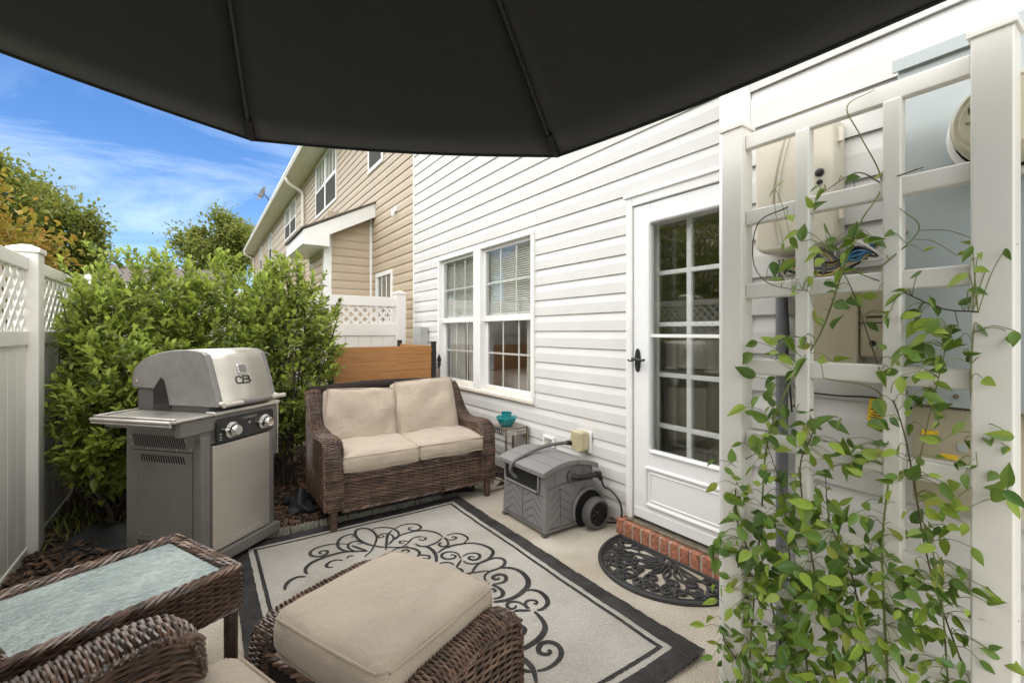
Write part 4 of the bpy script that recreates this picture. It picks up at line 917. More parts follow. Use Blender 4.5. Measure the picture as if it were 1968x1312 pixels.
# ================================================================== RUG
SCROLLS = [
 (12, [781,2645,846,2713,911,2835,927,2923,917,2999,886,3041,848,3037,824,2993,814,2917,827,2838,854,2774,893,2717,942,2673,1000,2637,1037,2626]),
 (12, [787,2944,810,2956,799,2989,764,2992,722,2964,694,2905,688,2842,703,2796,736,2756,779,2730,816,2705]),
 (12, [743,2865,697,2904,646,2923,591,2923,550,2901,530,2865,535,2824,561,2800,591,2795,617,2819,618,2847,600,2859,580,2852,580,2827,592,2823]),
 (16, [816,2705,765,2740,708,2772,645,2779,581,2769,520,2745,484,2707,470,2668,472,2626]),
 (10, [792,2838,811,2823,822,2841,797,2874,762,2874,740,2844,735,2803,753,2755,783,2727]),
 (12, [759,2831,785,2772,813,2714]),
 (9, [691,2687,712,2706,737,2696]),
 (11, [668,2676,643,2700,606,2699,577,2668,583,2641,606,2630]),
 (14, [461,2604,427,2622,389,2609,361,2573,351,2528]),
 (10, [923,2977,960,2996,1004,2975,1045,2929,1056,2852,1032,2785,996,2758]),
 (12, [1033,2902,986,2849,945,2749,908,2657]),
 (9, [956,2870,959,2843,934,2839,931,2867,961,2886,988,2873,1008,2834,998,2776,965,2729,946,2718]),
 (11, [1055,2913,1108,2940,1165,2934,1204,2896,1209,2844,1184,2816,1147,2821,1130,2853,1143,2876,1162,2867]),
 (12, [944,2712,992,2764,1056,2802,1134,2807,1203,2783,1246,2731,1262,2678,1264,2627]),
 (11, [1253,2618,1211,2584,1159,2566,1122,2568]),
 (14, [1080,2642,1094,2588,1125,2559,1135,2501,1127,2437,1102,2374,1079,2351]),
 (10, [1000,2637,1047,2665,1095,2710,1141,2714,1167,2685,1161,2657,1134,2652,1124,2682]),
 (9, [1068,2673,1044,2705,1017,2716,1011,2690,1033,2677]),
 (10, [1271,2614,1276,2571,1308,2557,1330,2574,1321,2595,1305,2583]),
 (11, [1263,2612,1263,2564,1245,2515,1211,2505,1196,2533,1212,2560,1227,2550]),
 (13, [1146,2452,1206,2482,1273,2488,1329,2472,1355,2462]),
 (12, [927,2615,970,2636,1016,2619,1052,2573,1061,2524,1045,2486,1016,2472]),
 (10, [998,2512,977,2546,978,2580,1001,2593,1017,2568,1001,2550]),
 (10, [1032,2482,1059,2477,1088,2450,1081,2421,1059,2423,1052,2447]),
 (11, [1227,2315,1240,2388,1211,2428,1169,2429,1147,2396,1159,2361,1193,2345,1217,2362,1209,2388,1194,2382]),
 (9, [1085,2328,1123,2334,1158,2310,1163,2274]),
 (10, [1293,2632,1335,2636,1375,2609,1389,2558,1381,2515,1332,2478]),
 (13, [1222,2476,1280,2486,1337,2472,1385,2439,1416,2386,1428,2323,1418,2276,1385,2241,1343,2220,1286,2211,1239,2181,1208,2152,1168,2140]),
 (12, [1228,2288,1231,2257,1255,2227,1293,2214,1362,2215,1394,2208,1419,2180,1414,2144,1387,2115,1344,2104,1293,2104,1255,2090,1231,2059,1224,2018]),
 (12, [1248,2335,1290,2346,1324,2331,1337,2297,1318,2265,1288,2258,1268,2277,1271,2302,1289,2307,1299,2287]),
 (9, [1163,2167,1209,2146,1258,2128,1290,2115]),
 (18, [1360,2098,1391,2082,1418,2044,1427,1997,1418,1941,1397,1900,1365,1869,1320,1848,1268,1834,1218,1836,1181,1849,1160,1858]),
 (14, [1238,1991,1265,1981,1297,1977,1324,1996,1334,2027,1319,2049,1293,2055,1272,2045,1272,2022,1288,2016,1297,2029]),
 (14, [1231,1987,1243,1961,1247,1923,1235,1890,1210,1873,1173,1879]),
 (11, [1202,1963,1218,1952,1217,1931,1202,1929]),
 (15, [1343,1849,1372,1838,1393,1807,1394,1764,1382,1724,1356,1695,1320,1682,1291,1687]),
 (10, [1273,1718,1270,1739,1277,1761,1299,1773,1322,1765,1332,1743,1317,1730,1310,1742]),
 (11, [1262,1722,1265,1758,1256,1791,1233,1810,1207,1809,1193,1784,1201,1764,1223,1763,1231,1777]),
 (11, [1190,1742,1218,1737,1246,1718,1267,1704]),
 (10, [1225,2306,1160,2244]),
 (10, [1164,2242,1174,2205,1162,2173]),
 (9, [1198,2036,1216,2010]),
 (17, [1276,1688,1272,1641,1262,1600,1243,1567,1213,1543,1174,1526,1135,1518,1091,1513,1058,1516,1032,1524]),
 (13, [1148,1658,1166,1642,1168,1618,1157,1600,1133,1588,1104,1595]),
 (15, [1035,1522,1046,1494,1054,1456,1054,1415,1044,1382,1021,1339]),
 (11, [1003,1430,1019,1414,1037,1392]),
 (15, [1060,1383,1094,1373,1135,1375,1176,1389,1204,1413,1217,1444,1212,1473,1194,1492,1167,1496,1139,1480,1129,1457,1139,1439,1155,1433,1169,1440,1167,1453]),
 (12, [1008,1483,1004,1449,987,1426,961,1415,942,1418]),
]

rug = thing('patio_rug', 'beige outdoor rug with black border and black scroll medallion', 'rug', (0.91, 2.15, 0))
rx0, rx1, ry0, ry1 = 0.150, 1.675, 1.085, 3.215
def rip(x, y):      # the rug does not lie quite flat
    c_ = max(0.0, 1 - math.hypot(x - rx1, y - ry0) / 0.28)
    return 0.0022 * (1 + math.sin(x * 9 + 1.5 * math.sin(y * 4))) * (0.5 + 0.5 * math.sin(y * 7 + x * 3)) + 0.0016 * math.sin(y * 23 + 2 * math.sin(x * 6)) * max(0, 1 - abs(x - rx1) / .25) + 0.014 * c_ * c_ + 0.0016
def rug_build(m2, name, mm):
    m2.v = [np.c_[v[:, :2], v[:, 2] + np.array([rip(p[0], p[1]) for p in v])] for v in m2.v]
    return build(m2, name, mm, rug, smooth=True)
m2 = MB(); m2.grid(lambda u, v: (rx0 + (rx1 - rx0) * u, ry0 + (ry1 - ry0) * v, 0.009), 70, 90); m2.grid(lambda u, v: (rx0 + (rx1 - rx0) * v, ry0 + (ry1 - ry0) * u, 0.0005), 40, 30)
fld = rug_build(m2, 'field', 'rug_field')
n, l = M['rug_field'].node_tree.nodes, M['rug_field'].node_tree.links
tc = n.new('ShaderNodeTexCoord'); w1 = n.new('ShaderNodeTexWave'); w1.inputs['Scale'].default_value = 42; w1.bands_direction = 'DIAGONAL'; w1.inputs['Distortion'].default_value = 3; w1.inputs['Detail'].default_value = 2; w1.inputs['Detail Scale'].default_value = 8
l.new(tc.outputs['Object'], w1.inputs['Vector']); bu = n.new('ShaderNodeBump'); bu.inputs['Strength'].default_value = 0.6; bu.inputs['Distance'].default_value = 0.003
l.new(w1.outputs['Fac'], bu.inputs['Height']); l.new(bu.outputs[0], n['Principled BSDF'].inputs['Normal'])
def rug_band(x0, x1, y0, y1, w_, z, name, mm, ragged=0.0):
    m2 = MB(); N_ = 90
    def strip(p, q, inward):
        P_ = [(p[0] + (q[0] - p[0]) * k / N_, p[1] + (q[1] - p[1]) * k / N_) for k in range(N_ + 1)]
        V = []
        for a in P_:
            j, j2 = random.gauss(0, ragged), random.gauss(0, ragged * .6)
            V += [(a[0] - inward[0] * j, a[1] - inward[1] * j, z), (a[0] + inward[0] * (w_ + j2), a[1] + inward[1] * (w_ + j2), z)]
        m2.add(V, [(2 * k, 2 * k + 2, 2 * k + 3, 2 * k + 1) for k in range(N_)])
    e = w_
    strip((x1, y0), (x1, y1), (-1, 0)); strip((x0, y0), (x0, y1), (1, 0))
    strip((x0 + e, y0), (x1 - e, y0), (0, 1)); strip((x0 + e, y1), (x1 - e, y1), (0, -1))
    return rug_build(m2, name, mm)
rug_band(rx0 - 0.002, rx1 + 0.002, ry0 - 0.002, ry1 + 0.002, 0.088, 0.0104, 'border', 'rug_black', 0.0018)
rug_band(rx0 + 0.112, rx1 - 0.112, ry0 + 0.112, ry1 - 0.112, 0.018, 0.0104, 'inner_line', 'rug_black', 0.0008)
for wmax, flat in SCROLLS:
    P = np.array(flat, float).reshape(-1, 2) / 1000
    c = smooth_path(np.c_[P, np.zeros(len(P))], 6); m = len(c)
    T = np.gradient(c, axis=0); T /= np.linalg.norm(T, axis=1)[:, None] + 1e-9
    s = np.linspace(0, 1, m); hw = (0.55 + 0.65 * np.sin(PI * s) ** 0.8) * wmax / 2000 * 1.38 + rng.normal(0, 0.0003, m)
    nn = np.c_[-T[:, 1], T[:, 0]]
    L_, R_ = c[:, :2] + nn * hw[:, None], c[:, :2] - nn * hw[:, None]
    V = np.empty((2 * m, 3)); V[0::2, :2] = L_; V[1::2, :2] = R_; V[:, 2] = 0.0106
    m2 = MB(); m2.addq(V, [(2 * k, 2 * k + 1, 2 * k + 3, 2 * k + 2) for k in range(m - 1)]); rug_build(m2, 'scroll', 'rug_black')
for (x_, y_, a_) in ((1.077, 2.640, 40), (1.153, 2.69, 10), (1.10, 2.03, 60), (1.243, 1.645, 70), (1.055, 2.30, 50)):     # light ties across the scrolls
    for k in range(3):
        m2 = MB(); mx = Matrix.Translation((x_, y_, 0)) @ Matrix.Rotation(R(a_), 4, 'Z'); v = [mx @ Vector(p) for p in ((-0.018, (k - 1) * .010 - .0025, .0112), (0.018, (k - 1) * .010 - .0025, .0112), (0.018, (k - 1) * .010 + .0025, .0112), (-0.018, (k - 1) * .010 + .0025, .0112))]
        m2.add([tuple(q_) for q_ in v], [(0, 1, 2, 3)]); rug_build(m2, 'tie', 'rug_light')
m2 = MB()
for i in range(300):      # frayed end of the black border
    x_ = random.uniform(rx0, rx1); y_ = ry0; dx_ = random.gauss(0, .006); L = random.uniform(.003, .010)
    m2.tube([(x_, y_ + .004, .009), (x_ + dx_ * .5, y_ - L * .5, .008), (x_ + dx_, y_ - L, .004)], 0.0011, 4, caps=False)
rug_build(m2, 'fringe', 'rug_black')['kind'] = 'stuff'

# ================================================================== DOOR MAT
dm = thing('door_mat', 'half round black rubber scrollwork mat in front of the brick step', 'door mat', (2.2, 1.62, 0))
mcx, mcy, ma, mbb = 2.215, 1.62, 0.40, 0.425       # straight side centre, half length along y, reach along -x
def mp_(r, a, z=0.006):  # a: 0..pi across the half round
    return (mcx - mbb * r * math.sin(a), mcy + ma * r * math.cos(a), z)
m2 = MB(); edge = [mp_(1, a) for a in np.linspace(0, PI, 50)]
m2.tube(edge, 0.0125, 8); m2.tube([mp_(0.955, a, .005) for a in np.linspace(0.03, PI - .03, 50)], 0.006, 6); m2.tube([mp_(0.92, a, .007) for a in np.linspace(0.04, PI - .04, 50)], 0.005, 6)
m2.tube([mp_(1, 0), mp_(1, PI)], 0.010, 8); build(m2, 'rim', 'rubber', dm, smooth=True)
def spiral(c, r0, a0, turns, sgn, z=.007, n=16):
    return [(c[0] + r0 * (1 - .8 * t) * math.cos(a0 + sgn * turns * 2 * PI * t), c[1] + r0 * (1 - .8 * t) * math.sin(a0 + sgn * turns * 2 * PI * t), z + .003 * math.sin(PI * t)) for t in np.linspace(0, 1, n)]
core = mp_(0.22, PI / 2)
for k in range(15):          # curved petals that leave the centre
    a = PI * (k + .5) / 15 * 1.0; sg = 1 if k % 2 else -1
    m2 = MB()
    pts = []
    for t in np.linspace(0, 1, 9):
        rr = 0.10 + (0.42 if k % 2 else 0.52) * t; aa = a + sg * 0.30 * math.sin(PI * t) * (1 - a / PI if sg > 0 else a / PI) * 1.3
        p = mp_(rr, min(PI - .05, max(.05, aa)), .008); pts.append((p[0] - 0.03 * (1 - t), p[1], p[2]))
    m2.tube(smooth_path(pts, 2), [0.0095 - .0040 * t for t in np.linspace(0, 1, len(smooth_path(pts, 2)))], 6); build(m2, 'petal', 'rubber', dm, smooth=True)
gg = np.random.default_rng(5)
for ring_r, cnt, rad in ((0.80, 14, 0.036), (0.60, 8, 0.036)):
    for k in range(cnt):
        a = PI * (k + .5) / cnt + gg.normal(0, .02); c = mp_(ring_r, a); sg = 1 if k % 2 else -1
        sp_ = spiral(c, rad * gg.uniform(.9, 1.15), gg.uniform(0, 6.28), 1.35, sg, n=20)
        q = mp_(0.90 if ring_r > .7 else ring_r + .16, min(PI - .04, max(.04, a + sg * .12)), .007)
        m2 = MB(); pth = smooth_path([q] + sp_, 2); m2.tube(pth, [0.0082 - .0026 * t for t in np.linspace(0, 1, len(pth))], 6); build(m2, 'scroll', 'rubber', dm, smooth=True)
for k in range(16):
    a = PI * (k + .5) / 16; m2 = MB(); m2.tube(smooth_path([mp_(.95, a), mp_(.86, a + .05 * (-1) ** k, .009), mp_(.73, a - .04 * (-1) ** k, .008), mp_(.62, a + .05 * (-1) ** k, .007)], 4), 0.0058, 6); build(m2, 'scroll', 'rubber', dm, smooth=True)
m2 = MB(); m2.lathe([(0.0, 0.016), (0.014, 0.014), (0.022, 0.008), (0.024, 0.0)], (mcx - .035, mcy, 0), 14); build(m2, 'rosette', 'rubber', dm, smooth=True)

# ================================================================== WICKER FURNITURE
def arm(root, path, xc, half, zbot, pitch=0.0088, amp=0.0046, st=3, wd=0.0046, side_st=0.036):
    """woven arm: strip that runs along path (y, z) and over the thickness, plus two side panels. Local coordinates."""
    P = smooth_path(np.c_[np.zeros(len(path)), np.array(path)], 6)[:, 1:]
    d = np.r_[0, np.cumsum(np.linalg.norm(np.diff(P, axis=0), axis=1))]; Ltot = d[-1]
    T = np.gradient(P, axis=0); T /= np.linalg.norm(T, axis=1)[:, None]
    Nn = np.c_[-T[:, 1], T[:, 0]]
    def S(u, v):
        s = u * Ltot; y, z = np.interp(s, d, P[:, 0]), np.interp(s, d, P[:, 1])
        ny, nz = np.interp(s, d, Nn[:, 0]), np.interp(s, d, Nn[:, 1])
        a = (v - 0.5) * PI * 0.96
        bul = 0.020 * (np.cos(a) - 1) * 1.15 + 0.004
        return np.stack([xc - (half + 0.002) * np.sin(a), y + ny * bul, z + nz * bul], 1)
    sg = 1
    t0 = S(np.array([.5]), np.array([.5])); e = 1e-3
    nrm_ = np.cross(S(np.array([.5 + e]), np.array([.5]))[0] - t0[0], S(np.array([.5]), np.array([.5 + e]))[0] - t0[0])
    sg = 1 if nrm_ @ np.array([0, np.interp(.5 * Ltot, d, Nn[:, 0]), np.interp(.5 * Ltot, d, Nn[:, 1])]) > 0 else -1
    m2 = MB(); weave(m2, S, int(Ltot / pitch), st * 2, amp=amp, w=wd, t=0.0045, flip=sg, pts=4)
    a_ = build(m2, 'arm', 'wicker', root, smooth=True, local=True)
    m2 = MB(); backing(m2, S, 40, 8, off=-0.005, flip=sg)
    y0, y1 = P[:, 0].min() + 0.012, P[:, 0].max() - 0.012
    ys = np.linspace(y0, y1, 60); zt = np.array([P[np.abs(P[:, 0] - y) < 0.02 + 1e-9, 1].max() if (np.abs(P[:, 0] - y) < 0.02).any() else np.interp(y, P[:, 0], P[:, 1]) for y in ys]) - 0.012
    for sx in (-1, 1):
        def S2(u, v, sx=sx):
            y = y0 + (y1 - y0) * v; top = np.interp(y, ys, zt)
            return np.stack([np.full_like(u, xc + sx * (half - 0.006)), y, zbot + (top - zbot) * u], 1)
        hgt = zt.max() - zbot
        fl = 1 if sx < 0 else -1
        # du = +z, dv = +y : z x y = -x
        m3 = MB(); weave(m3, S2, int(hgt / 0.0100), max(4, int((y1 - y0) / side_st)), amp=0.0046, w=0.0048, flip=fl, pts=4)
        build(m3, 'arm_panel', 'wicker', a_, smooth=True, local=True)
        backing(m2, S2, 6, 10, off=-0.005, flip=fl)
        m3 = MB(); off = sx * (half - 0.002)      # braid along the arm edge
        for ph in (0, PI):
            q = []
            for i in range(0, len(P), 1):
                s_ = d[i]; q.append((xc + off + 0.004 * math.cos(s_ * 180 + ph), P[i, 0] - Nn[i, 0] * (0.014 + .004 * math.sin(s_ * 180 + ph)), P[i, 1] - Nn[i, 1] * (0.014 + .004 * math.sin(s_ * 180 + ph))))
            m3.tube(smooth_path(q, 3), 0.0055, 5)
        build(m3, 'braid', 'wicker', a_, smooth=True, local=True)
    build(m2, 'arm_core', 'wicker_dark', a_, local=True)
    return a_

def panel(root, name, corner, eu, ev, flip, strand=0.0105, stake=0.038, amp=0.0046, bow=0.0):
    """flat woven panel: strands along ev, stacked along eu. Local coordinates."""
    c, eu, ev = np.array(corner, float), np.array(eu, float), np.array(ev, float)
    nn = np.cross(eu, ev); nn /= np.linalg.norm(nn)
    def S(u, v): return c + u[:, None] * eu + v[:, None] * ev + nn * (flip * bow * np.sin(PI * v) * np.sin(PI * u))[:, None]
    m2 = MB(); weave(m2, S, max(2, int(np.linalg.norm(eu) / strand)), max(2, int(np.linalg.norm(ev) / stake)), amp=amp, w=0.0049, flip=flip)
    o = build(m2, name, 'wicker', root, smooth=True, local=True)
    m2 = MB(); backing(m2, S, 4, 4, off=-0.006, flip=flip); build(m2, 'panel_core', 'wicker_dark', o, local=True)
    return o
def braid(root, pts, r=0.009, name='braid', strands=3, freq=70, closed=False):
    P = np.array(pts, float)
    L = np.r_[0, np.cumsum(np.linalg.norm(np.diff(P, axis=0), axis=1))]; n = max(8, int(L[-1] / 0.007)); s = np.linspace(0, L[-1], n)
    Q = np.stack([np.interp(s, L, P[:, k]) for k in range(3)], 1)
    T = np.gradient(Q, axis=0); T /= np.linalg.norm(T, axis=1)[:, None] + 1e-9
    up = np.array([0, 0, 1.]) if abs(T[n // 2][2]) < .8 else np.array([1., 0, 0])
    N = np.cross(T, up); N /= np.linalg.norm(N, axis=1)[:, None] + 1e-9; B = np.cross(N, T)
    m2 = MB()
    for k in range(strands):
        ph = 2 * PI * k / strands
        m2.tube(Q + r * .62 * (np.cos(s * freq + ph)[:, None] * N + np.sin(s * freq + ph)[:, None] * B), r * .62, 5)
    return build(m2, name, 'wicker', root, smooth=True, local=True)
def wicker_leg(root, x, y, z1, r0=0.030, r1=0.022, lean=0.0):
    zz = np.arange(0, z1 + .004, .004); rr = np.linspace(r1, r0, len(zz)) + 0.0016 * (np.arange(len(zz)) % 2)
    m2 = MB(); m2.tube([(x, y + lean * (1 - z / z1), max(z, .0005)) for z in zz], rr, 10); return build(m2, 'leg', 'wicker_leg', root, smooth=True, local=True)
mat('wicker_leg', (0.075, 0.042, 0.027), rough=0.5, vary=0.35, vscale=25)

ARM_PATH = [(0.0, 0.14), (0.0, 0.30), (0.0, 0.43), (0.012, 0.52), (0.05, 0.575), (0.12, 0.592), (0.22, 0.586), (0.33, 0.58), (0.43, 0.602), (0.52, 0.668), (0.59, 0.755), (0.645, 0.826), (0.69, 0.855)]
def sofa(root, half, back_w, lift=0.0, **fine):
    for sx in (-1, 1):
        arm(root, [(y, z + lift * max(0, min(1, (z - .14) / .3))) for y, z in ARM_PATH],  sx * half, 0.056, 0.13, **fine)
        wicker_leg(root, sx * half, 0.035, 0.16); wicker_leg(root, sx * (half - 0.02), 0.66, 0.16, lean=0.03)
    iw = half - 0.052
    panel(root, 'front_panel', (iw, 0.030, 0.125), (0, 0, 0.235), (-2 * iw, 0, 0), -1 if np.cross((0, 0, 1), (-1, 0, 0))[1] > 0 else 1, bow=0.0)
    braid(root, [(-iw, 0.026, 0.362), (iw, 0.026, 0.362)], 0.010); braid(root, [(-iw, 0.028, 0.122), (0, 0.028, 0.118), (iw, 0.028, 0.122)], 0.011)
    m2 = MB(); m2.box(-iw, iw, 0.05, 0.66, 0.30, 0.36); build(m2, 'seat_deck', 'wicker_dark', root, local=True)
    # back: front and rear faces and the rolled top
    def top(x): return 0.865 + 0.030 * (1 - (x / half) ** 2)
    for (yo, fl, nm) in ((0.0, 1, 'back_panel'), (0.055, -1, 'back_panel')):
        def S(u, v, yo=yo):
            x = -half + 2 * half * v; tp = 0.825 + 0.030 * (1 - (x / half) ** 2)
            z = 0.17 + (tp - 0.17) * u
            return np.stack([x, 0.585 + yo + 0.10 * u + 0 * x, z], 1)
        m2 = MB(); weave(m2, S, 66, int(2 * half / 0.038), amp=0.0046, w=0.0049, flip=fl); o = build(m2, nm, 'wicker', root, smooth=True, local=True)
        m2 = MB(); backing(m2, S, 8, 12, off=-0.006, flip=fl); build(m2, 'panel_core', 'wicker_dark', o, local=True)
    def SR(u, v):
        x = -half - .02 + (2 * half + .04) * u; a = (v - .30) * 1.45 * PI; zc = 0.832 + 0.030 * (1 - (x / half) ** 2); r_ = 0.036
        return np.stack([x, 0.712 - r_ * np.cos(a), zc + r_ * np.sin(a)], 1)
    m2 = MB(); weave(m2, SR, int(2 * half / 0.0105), 6, amp=0.0042, w=0.0046, flip=-1); o = build(m2, 'back_roll', 'wicker', root, smooth=True, local=True)
    m2 = MB(); backing(m2, SR, 14, 10, off=-0.006, flip=-1); build(m2, 'roll_core', 'wicker_dark', o, local=True)

def add_cushion(root, name, mx, a, b, h, r=0.045, crown=0.02, seed=0, wr=0.004, pipe=True, sag=0.0, n=20, puff=0.0):
    cb = cushion_mb(a, b, h, r, crown, n, sag, wr, seed, puff); cb.xform(mx)
    c = build(cb, name, 'cushion', root, smooth=True, local=True, angle=80)
    if pipe:
        for sz in (1, -1):
            m2 = MB(); pth = piping_path(a - r * .22, b - r * .22, r * 1.0, sz * (h / 2 - r * .30))
            pth = [tuple(mx @ Vector((p[0] + (math.copysign(puff * (1 - min(1, abs(p[1] / b)) ** 2), p[0])), p[1] + (math.copysign(puff * (1 - min(1, abs(p[0] / a)) ** 2), p[1])), p[2]))) for p in smooth_path(pth, 2, closed=True)]
            m2.tube(pth, 0.0048, 6, closed=True); build(m2, 'piping', 'piping', c, smooth=True, local=True)
    return c

ls = thing('wicker_loveseat', 'brown wicker loveseat with beige cushions below the window', 'loveseat', (1.305, 3.09, 0))
sofa(ls, 0.585, 1.1)
ls['group'] = 'brown wicker patio furniture'
TR = Matrix.Translation
for k, (xx, lab, z_) in enumerate(((-0.268, 'beige seat cushion beside the grill', 0.436), (0.268, 'beige seat cushion beside the side table', 0.441))):
    c = add_cushion(None, 'seat_cushion', TR((1.305 + xx, 3.09 + 0.285, z_)) @ Matrix.Rotation(R(1.5), 4, 'X'), 0.272, 0.295, 0.118, r=0.040, crown=0.022, seed=k + 1, wr=0.006, puff=0.008)
    tag(c, lab + ' on the wicker loveseat', 'cushion', 'loveseat cushions')
c = add_cushion(None, 'back_cushion', TR((1.305 - 0.275, 3.09 + 0.495, 0.640)) @ Matrix.Rotation(R(3), 4, 'Y') @ Matrix.Rotation(R(76), 4, 'X'), 0.270, 0.222, 0.125, r=0.034, crown=0.035, seed=4, wr=0.009, pipe=True, puff=0.004)
tag(c, 'lower beige back cushion leaning on the grill side of the loveseat', 'cushion', 'loveseat cushions')
c = add_cushion(None, 'back_cushion', TR((1.305 + 0.245, 3.09 + 0.475, 0.668)) @ Matrix.Rotation(R(-2), 4, 'Y') @ Matrix.Rotation(R(74), 4, 'X'), 0.258, 0.235, 0.125, r=0.034, crown=0.035, seed=6, wr=0.009, pipe=True, puff=0.004)
tag(c, 'taller beige back cushion leaning on the window side of the loveseat', 'cushion', 'loveseat cushions')

# chair in the near corner of the picture
CH, CA = (0.108, 1.035), R(111.2)
ch = thing('wicker_chair', 'brown wicker armchair, only one rolled arm in the near left corner', 'armchair', (CH[0], CH[1], 0), CA, group='brown wicker patio furniture')
sofa(ch, 0.30, 0.5, 0.062, pitch=0.0074, amp=0.0036, wd=0.0041)
chm = Matrix.Translation((CH[0], CH[1], 0)) @ Matrix.Rotation(CA, 4, 'Z')
c = add_cushion(None, 'seat_cushion', chm @ TR((0.045, 0.205, 0.425)), 0.275, 0.30, 0.15, r=0.055, crown=0.02, seed=9, puff=0.006)
tag(c, 'beige seat cushion of the armchair, just its corner at the bottom edge', 'cushion')

# ottoman
OT, OA = (0.495, 1.415), R(-66)
ot = thing('wicker_ottoman', 'brown wicker ottoman with woven side arms in the middle of the rug', 'ottoman', (OT[0], OT[1], 0), OA, group='brown wicker patio furniture')
OP = [(-0.262, 0.10), (-0.262, 0.24), (-0.258, 0.33), (-0.235, 0.385), (-0.18, 0.412), (-0.08, 0.418), (0.08, 0.418), (0.18, 0.412), (0.235, 0.385), (0.258, 0.33), (0.262, 0.24), (0.262, 0.10)]
for sx in (-1, 1):
    arm(ot, OP, sx * 0.293, 0.048, 0.10, pitch=0.0074, amp=0.0036, wd=0.0041)
    for sy in (-1, 1): wicker_leg(ot, sx * 0.285, sy * 0.225, 0.12)
panel(ot, 'front_panel', (0.25, -0.245, 0.10), (0, 0, 0.235), (-0.50, 0, 0), -1); panel(ot, 'front_panel', (0.25, 0.245, 0.10), (0, 0, 0.235), (-0.50, 0, 0), 1)
for sy in (-1, 1): braid(ot, [(-0.25, sy * 0.250, 0.338), (0.25, sy * 0.250, 0.338)], 0.011)
m2 = MB(); m2.box(-0.245, 0.245, -0.235, 0.235, 0.28, 0.325); build(m2, 'seat_deck', 'wicker_dark', ot, local=True)
otm = Matrix.Translation((OT[0], OT[1], 0)) @ Matrix.Rotation(OA, 4, 'Z')
c = add_cushion(None, 'ottoman_cushion', otm @ TR((0, 0, 0.402)), 0.246, 0.252, 0.135, r=0.05, crown=0.014, seed=12, wr=0.005, n=30, puff=0.006)
tag(c, 'thick square beige cushion with piped edge on the wicker ottoman', 'cushion')

# glass topped table
TB, TA = (-0.243, 1.913), R(24.5)
gt = thing('wicker_table', 'brown wicker side table with pebbled blue grey glass top', 'table', (TB[0], TB[1], 0), TA, group='brown wicker patio furniture')
ha, hb, zt = 0.290, 0.232, 0.50
m2 = MB(); m2.box(-ha + .04, ha - .04, -hb + .04, hb - .04, zt - 0.016, zt - 0.008); build(m2, 'glass_top', 'frosted_top', gt, bevel=0.002, local=True)
m2 = MB(); m2.box(-ha + .01, ha - .01, -hb + .01, hb - .01, zt - 0.03, zt - 0.018); build(m2, 'top_frame', 'wicker_dark', gt, local=True)
for k, ins in enumerate((0.002, 0.017, 0.031)):
    a, b = ha - ins, hb - ins; z_ = zt - 0.004 - .002 * k
    braid(gt, [(-a, -b, z_), (a, -b, z_), (a, b, z_), (-a, b, z_), (-a, -b, z_)], 0.0095, 'rim_braid', freq=75)
for c_, ev, fl in (((-ha, -hb, zt - .135), (2 * ha, 0, 0), -1), ((-ha, hb, zt - .135), (2 * ha, 0, 0), 1), ((ha, -hb, zt - .135), (0, 2 * hb, 0), -1), ((-ha, -hb, zt - .135), (0, 2 * hb, 0), 1)):
    nn = np.cross((0, 0, 1), ev); want = np.array([0, -1, 0]) if c_[1] < 0 and ev[0] > 0 else np.array([0, 1, 0]) if ev[0] > 0 else np.array([1, 0, 0]) if c_[0] > 0 else np.array([-1, 0, 0])
    panel(gt, 'apron', c_, (0, 0, 0.125), ev, 1 if nn @ want > 0 else -1, strand=0.0085, stake=0.026)
for sx in (-1, 1):
    for sy in (-1, 1): wicker_leg(gt, sx * (ha - .022), sy * (hb - .022), zt - .02, r0=0.021, r1=0.020)
for sx in (-1, 1): braid(gt, [(sx * ha, -hb, zt - .137), (sx * ha, hb, zt - .137)], 0.009)
for sy in (-1, 1): braid(gt, [(-ha, sy * hb, zt - .137), (ha, sy * hb, zt - .137)], 0.009)

# ================================================================== GRILL
GO, GA = (0.05, 2.968), R(42)
gm = Matrix.Translation((GO[0], GO[1], 0)) @ Matrix.Rotation(GA, 4, 'Z')
gr_ = thing('gas_grill', 'grey gas grill with stainless lid and door beside the shrubs', 'grill', (GO[0], GO[1], 0), GA)
def gb(name, material, *boxes, bevel=0.004, parent=None, seg=2):
    m2 = MB()
    for b in boxes: m2.box(*b)
    return build(m2, name, material, parent or gr_, bevel=bevel, local=True, seg=seg)
D = 0.52
cab_ = gb('cabinet', 'grill_grey', (-0.055, -0.035, 0.03, D, 0.085, 0.80), (0.43, 0.45, 0.03, D, 0.085, 0.80), (-0.035, 0.43, D - .02, D, 0.085, 0.80), (-0.035, 0.43, 0.03, D - .02, 0.085, 0.105))
gb('corner_post', 'grill_grey', (-0.062, -0.004, -0.006, 0.045, 0.088, 0.74), bevel=0.010); gb('corner_post', 'grill_grey', (0.408, 0.456, -0.006, 0.045, 0.088, 0.74), bevel=0.010)
dr_ = gb('door', 'stainless', (0.0, 0.405, -0.018, 0.012, 0.105, 0.682), bevel=0.006)
text_mesh('CHAR-BROIL', 0.040, 'etched', 'print', dr_, Matrix.Translation((0.225, -0.0186, 0.128)) @ Matrix.Rotation(R(90), 4, 'X'), 0.0002)
gb('base_bar', 'grill_grey', (-0.065, 0.465, -0.045, 0.02, 0.042, 0.100), (-0.060, 0.46, D - .03, D + .01, 0.042, 0.085), (-0.060, -0.02, 0.02, D - .03, 0.045, 0.084), (0.42, 0.46, 0.02, D - .03, 0.045, 0.084))
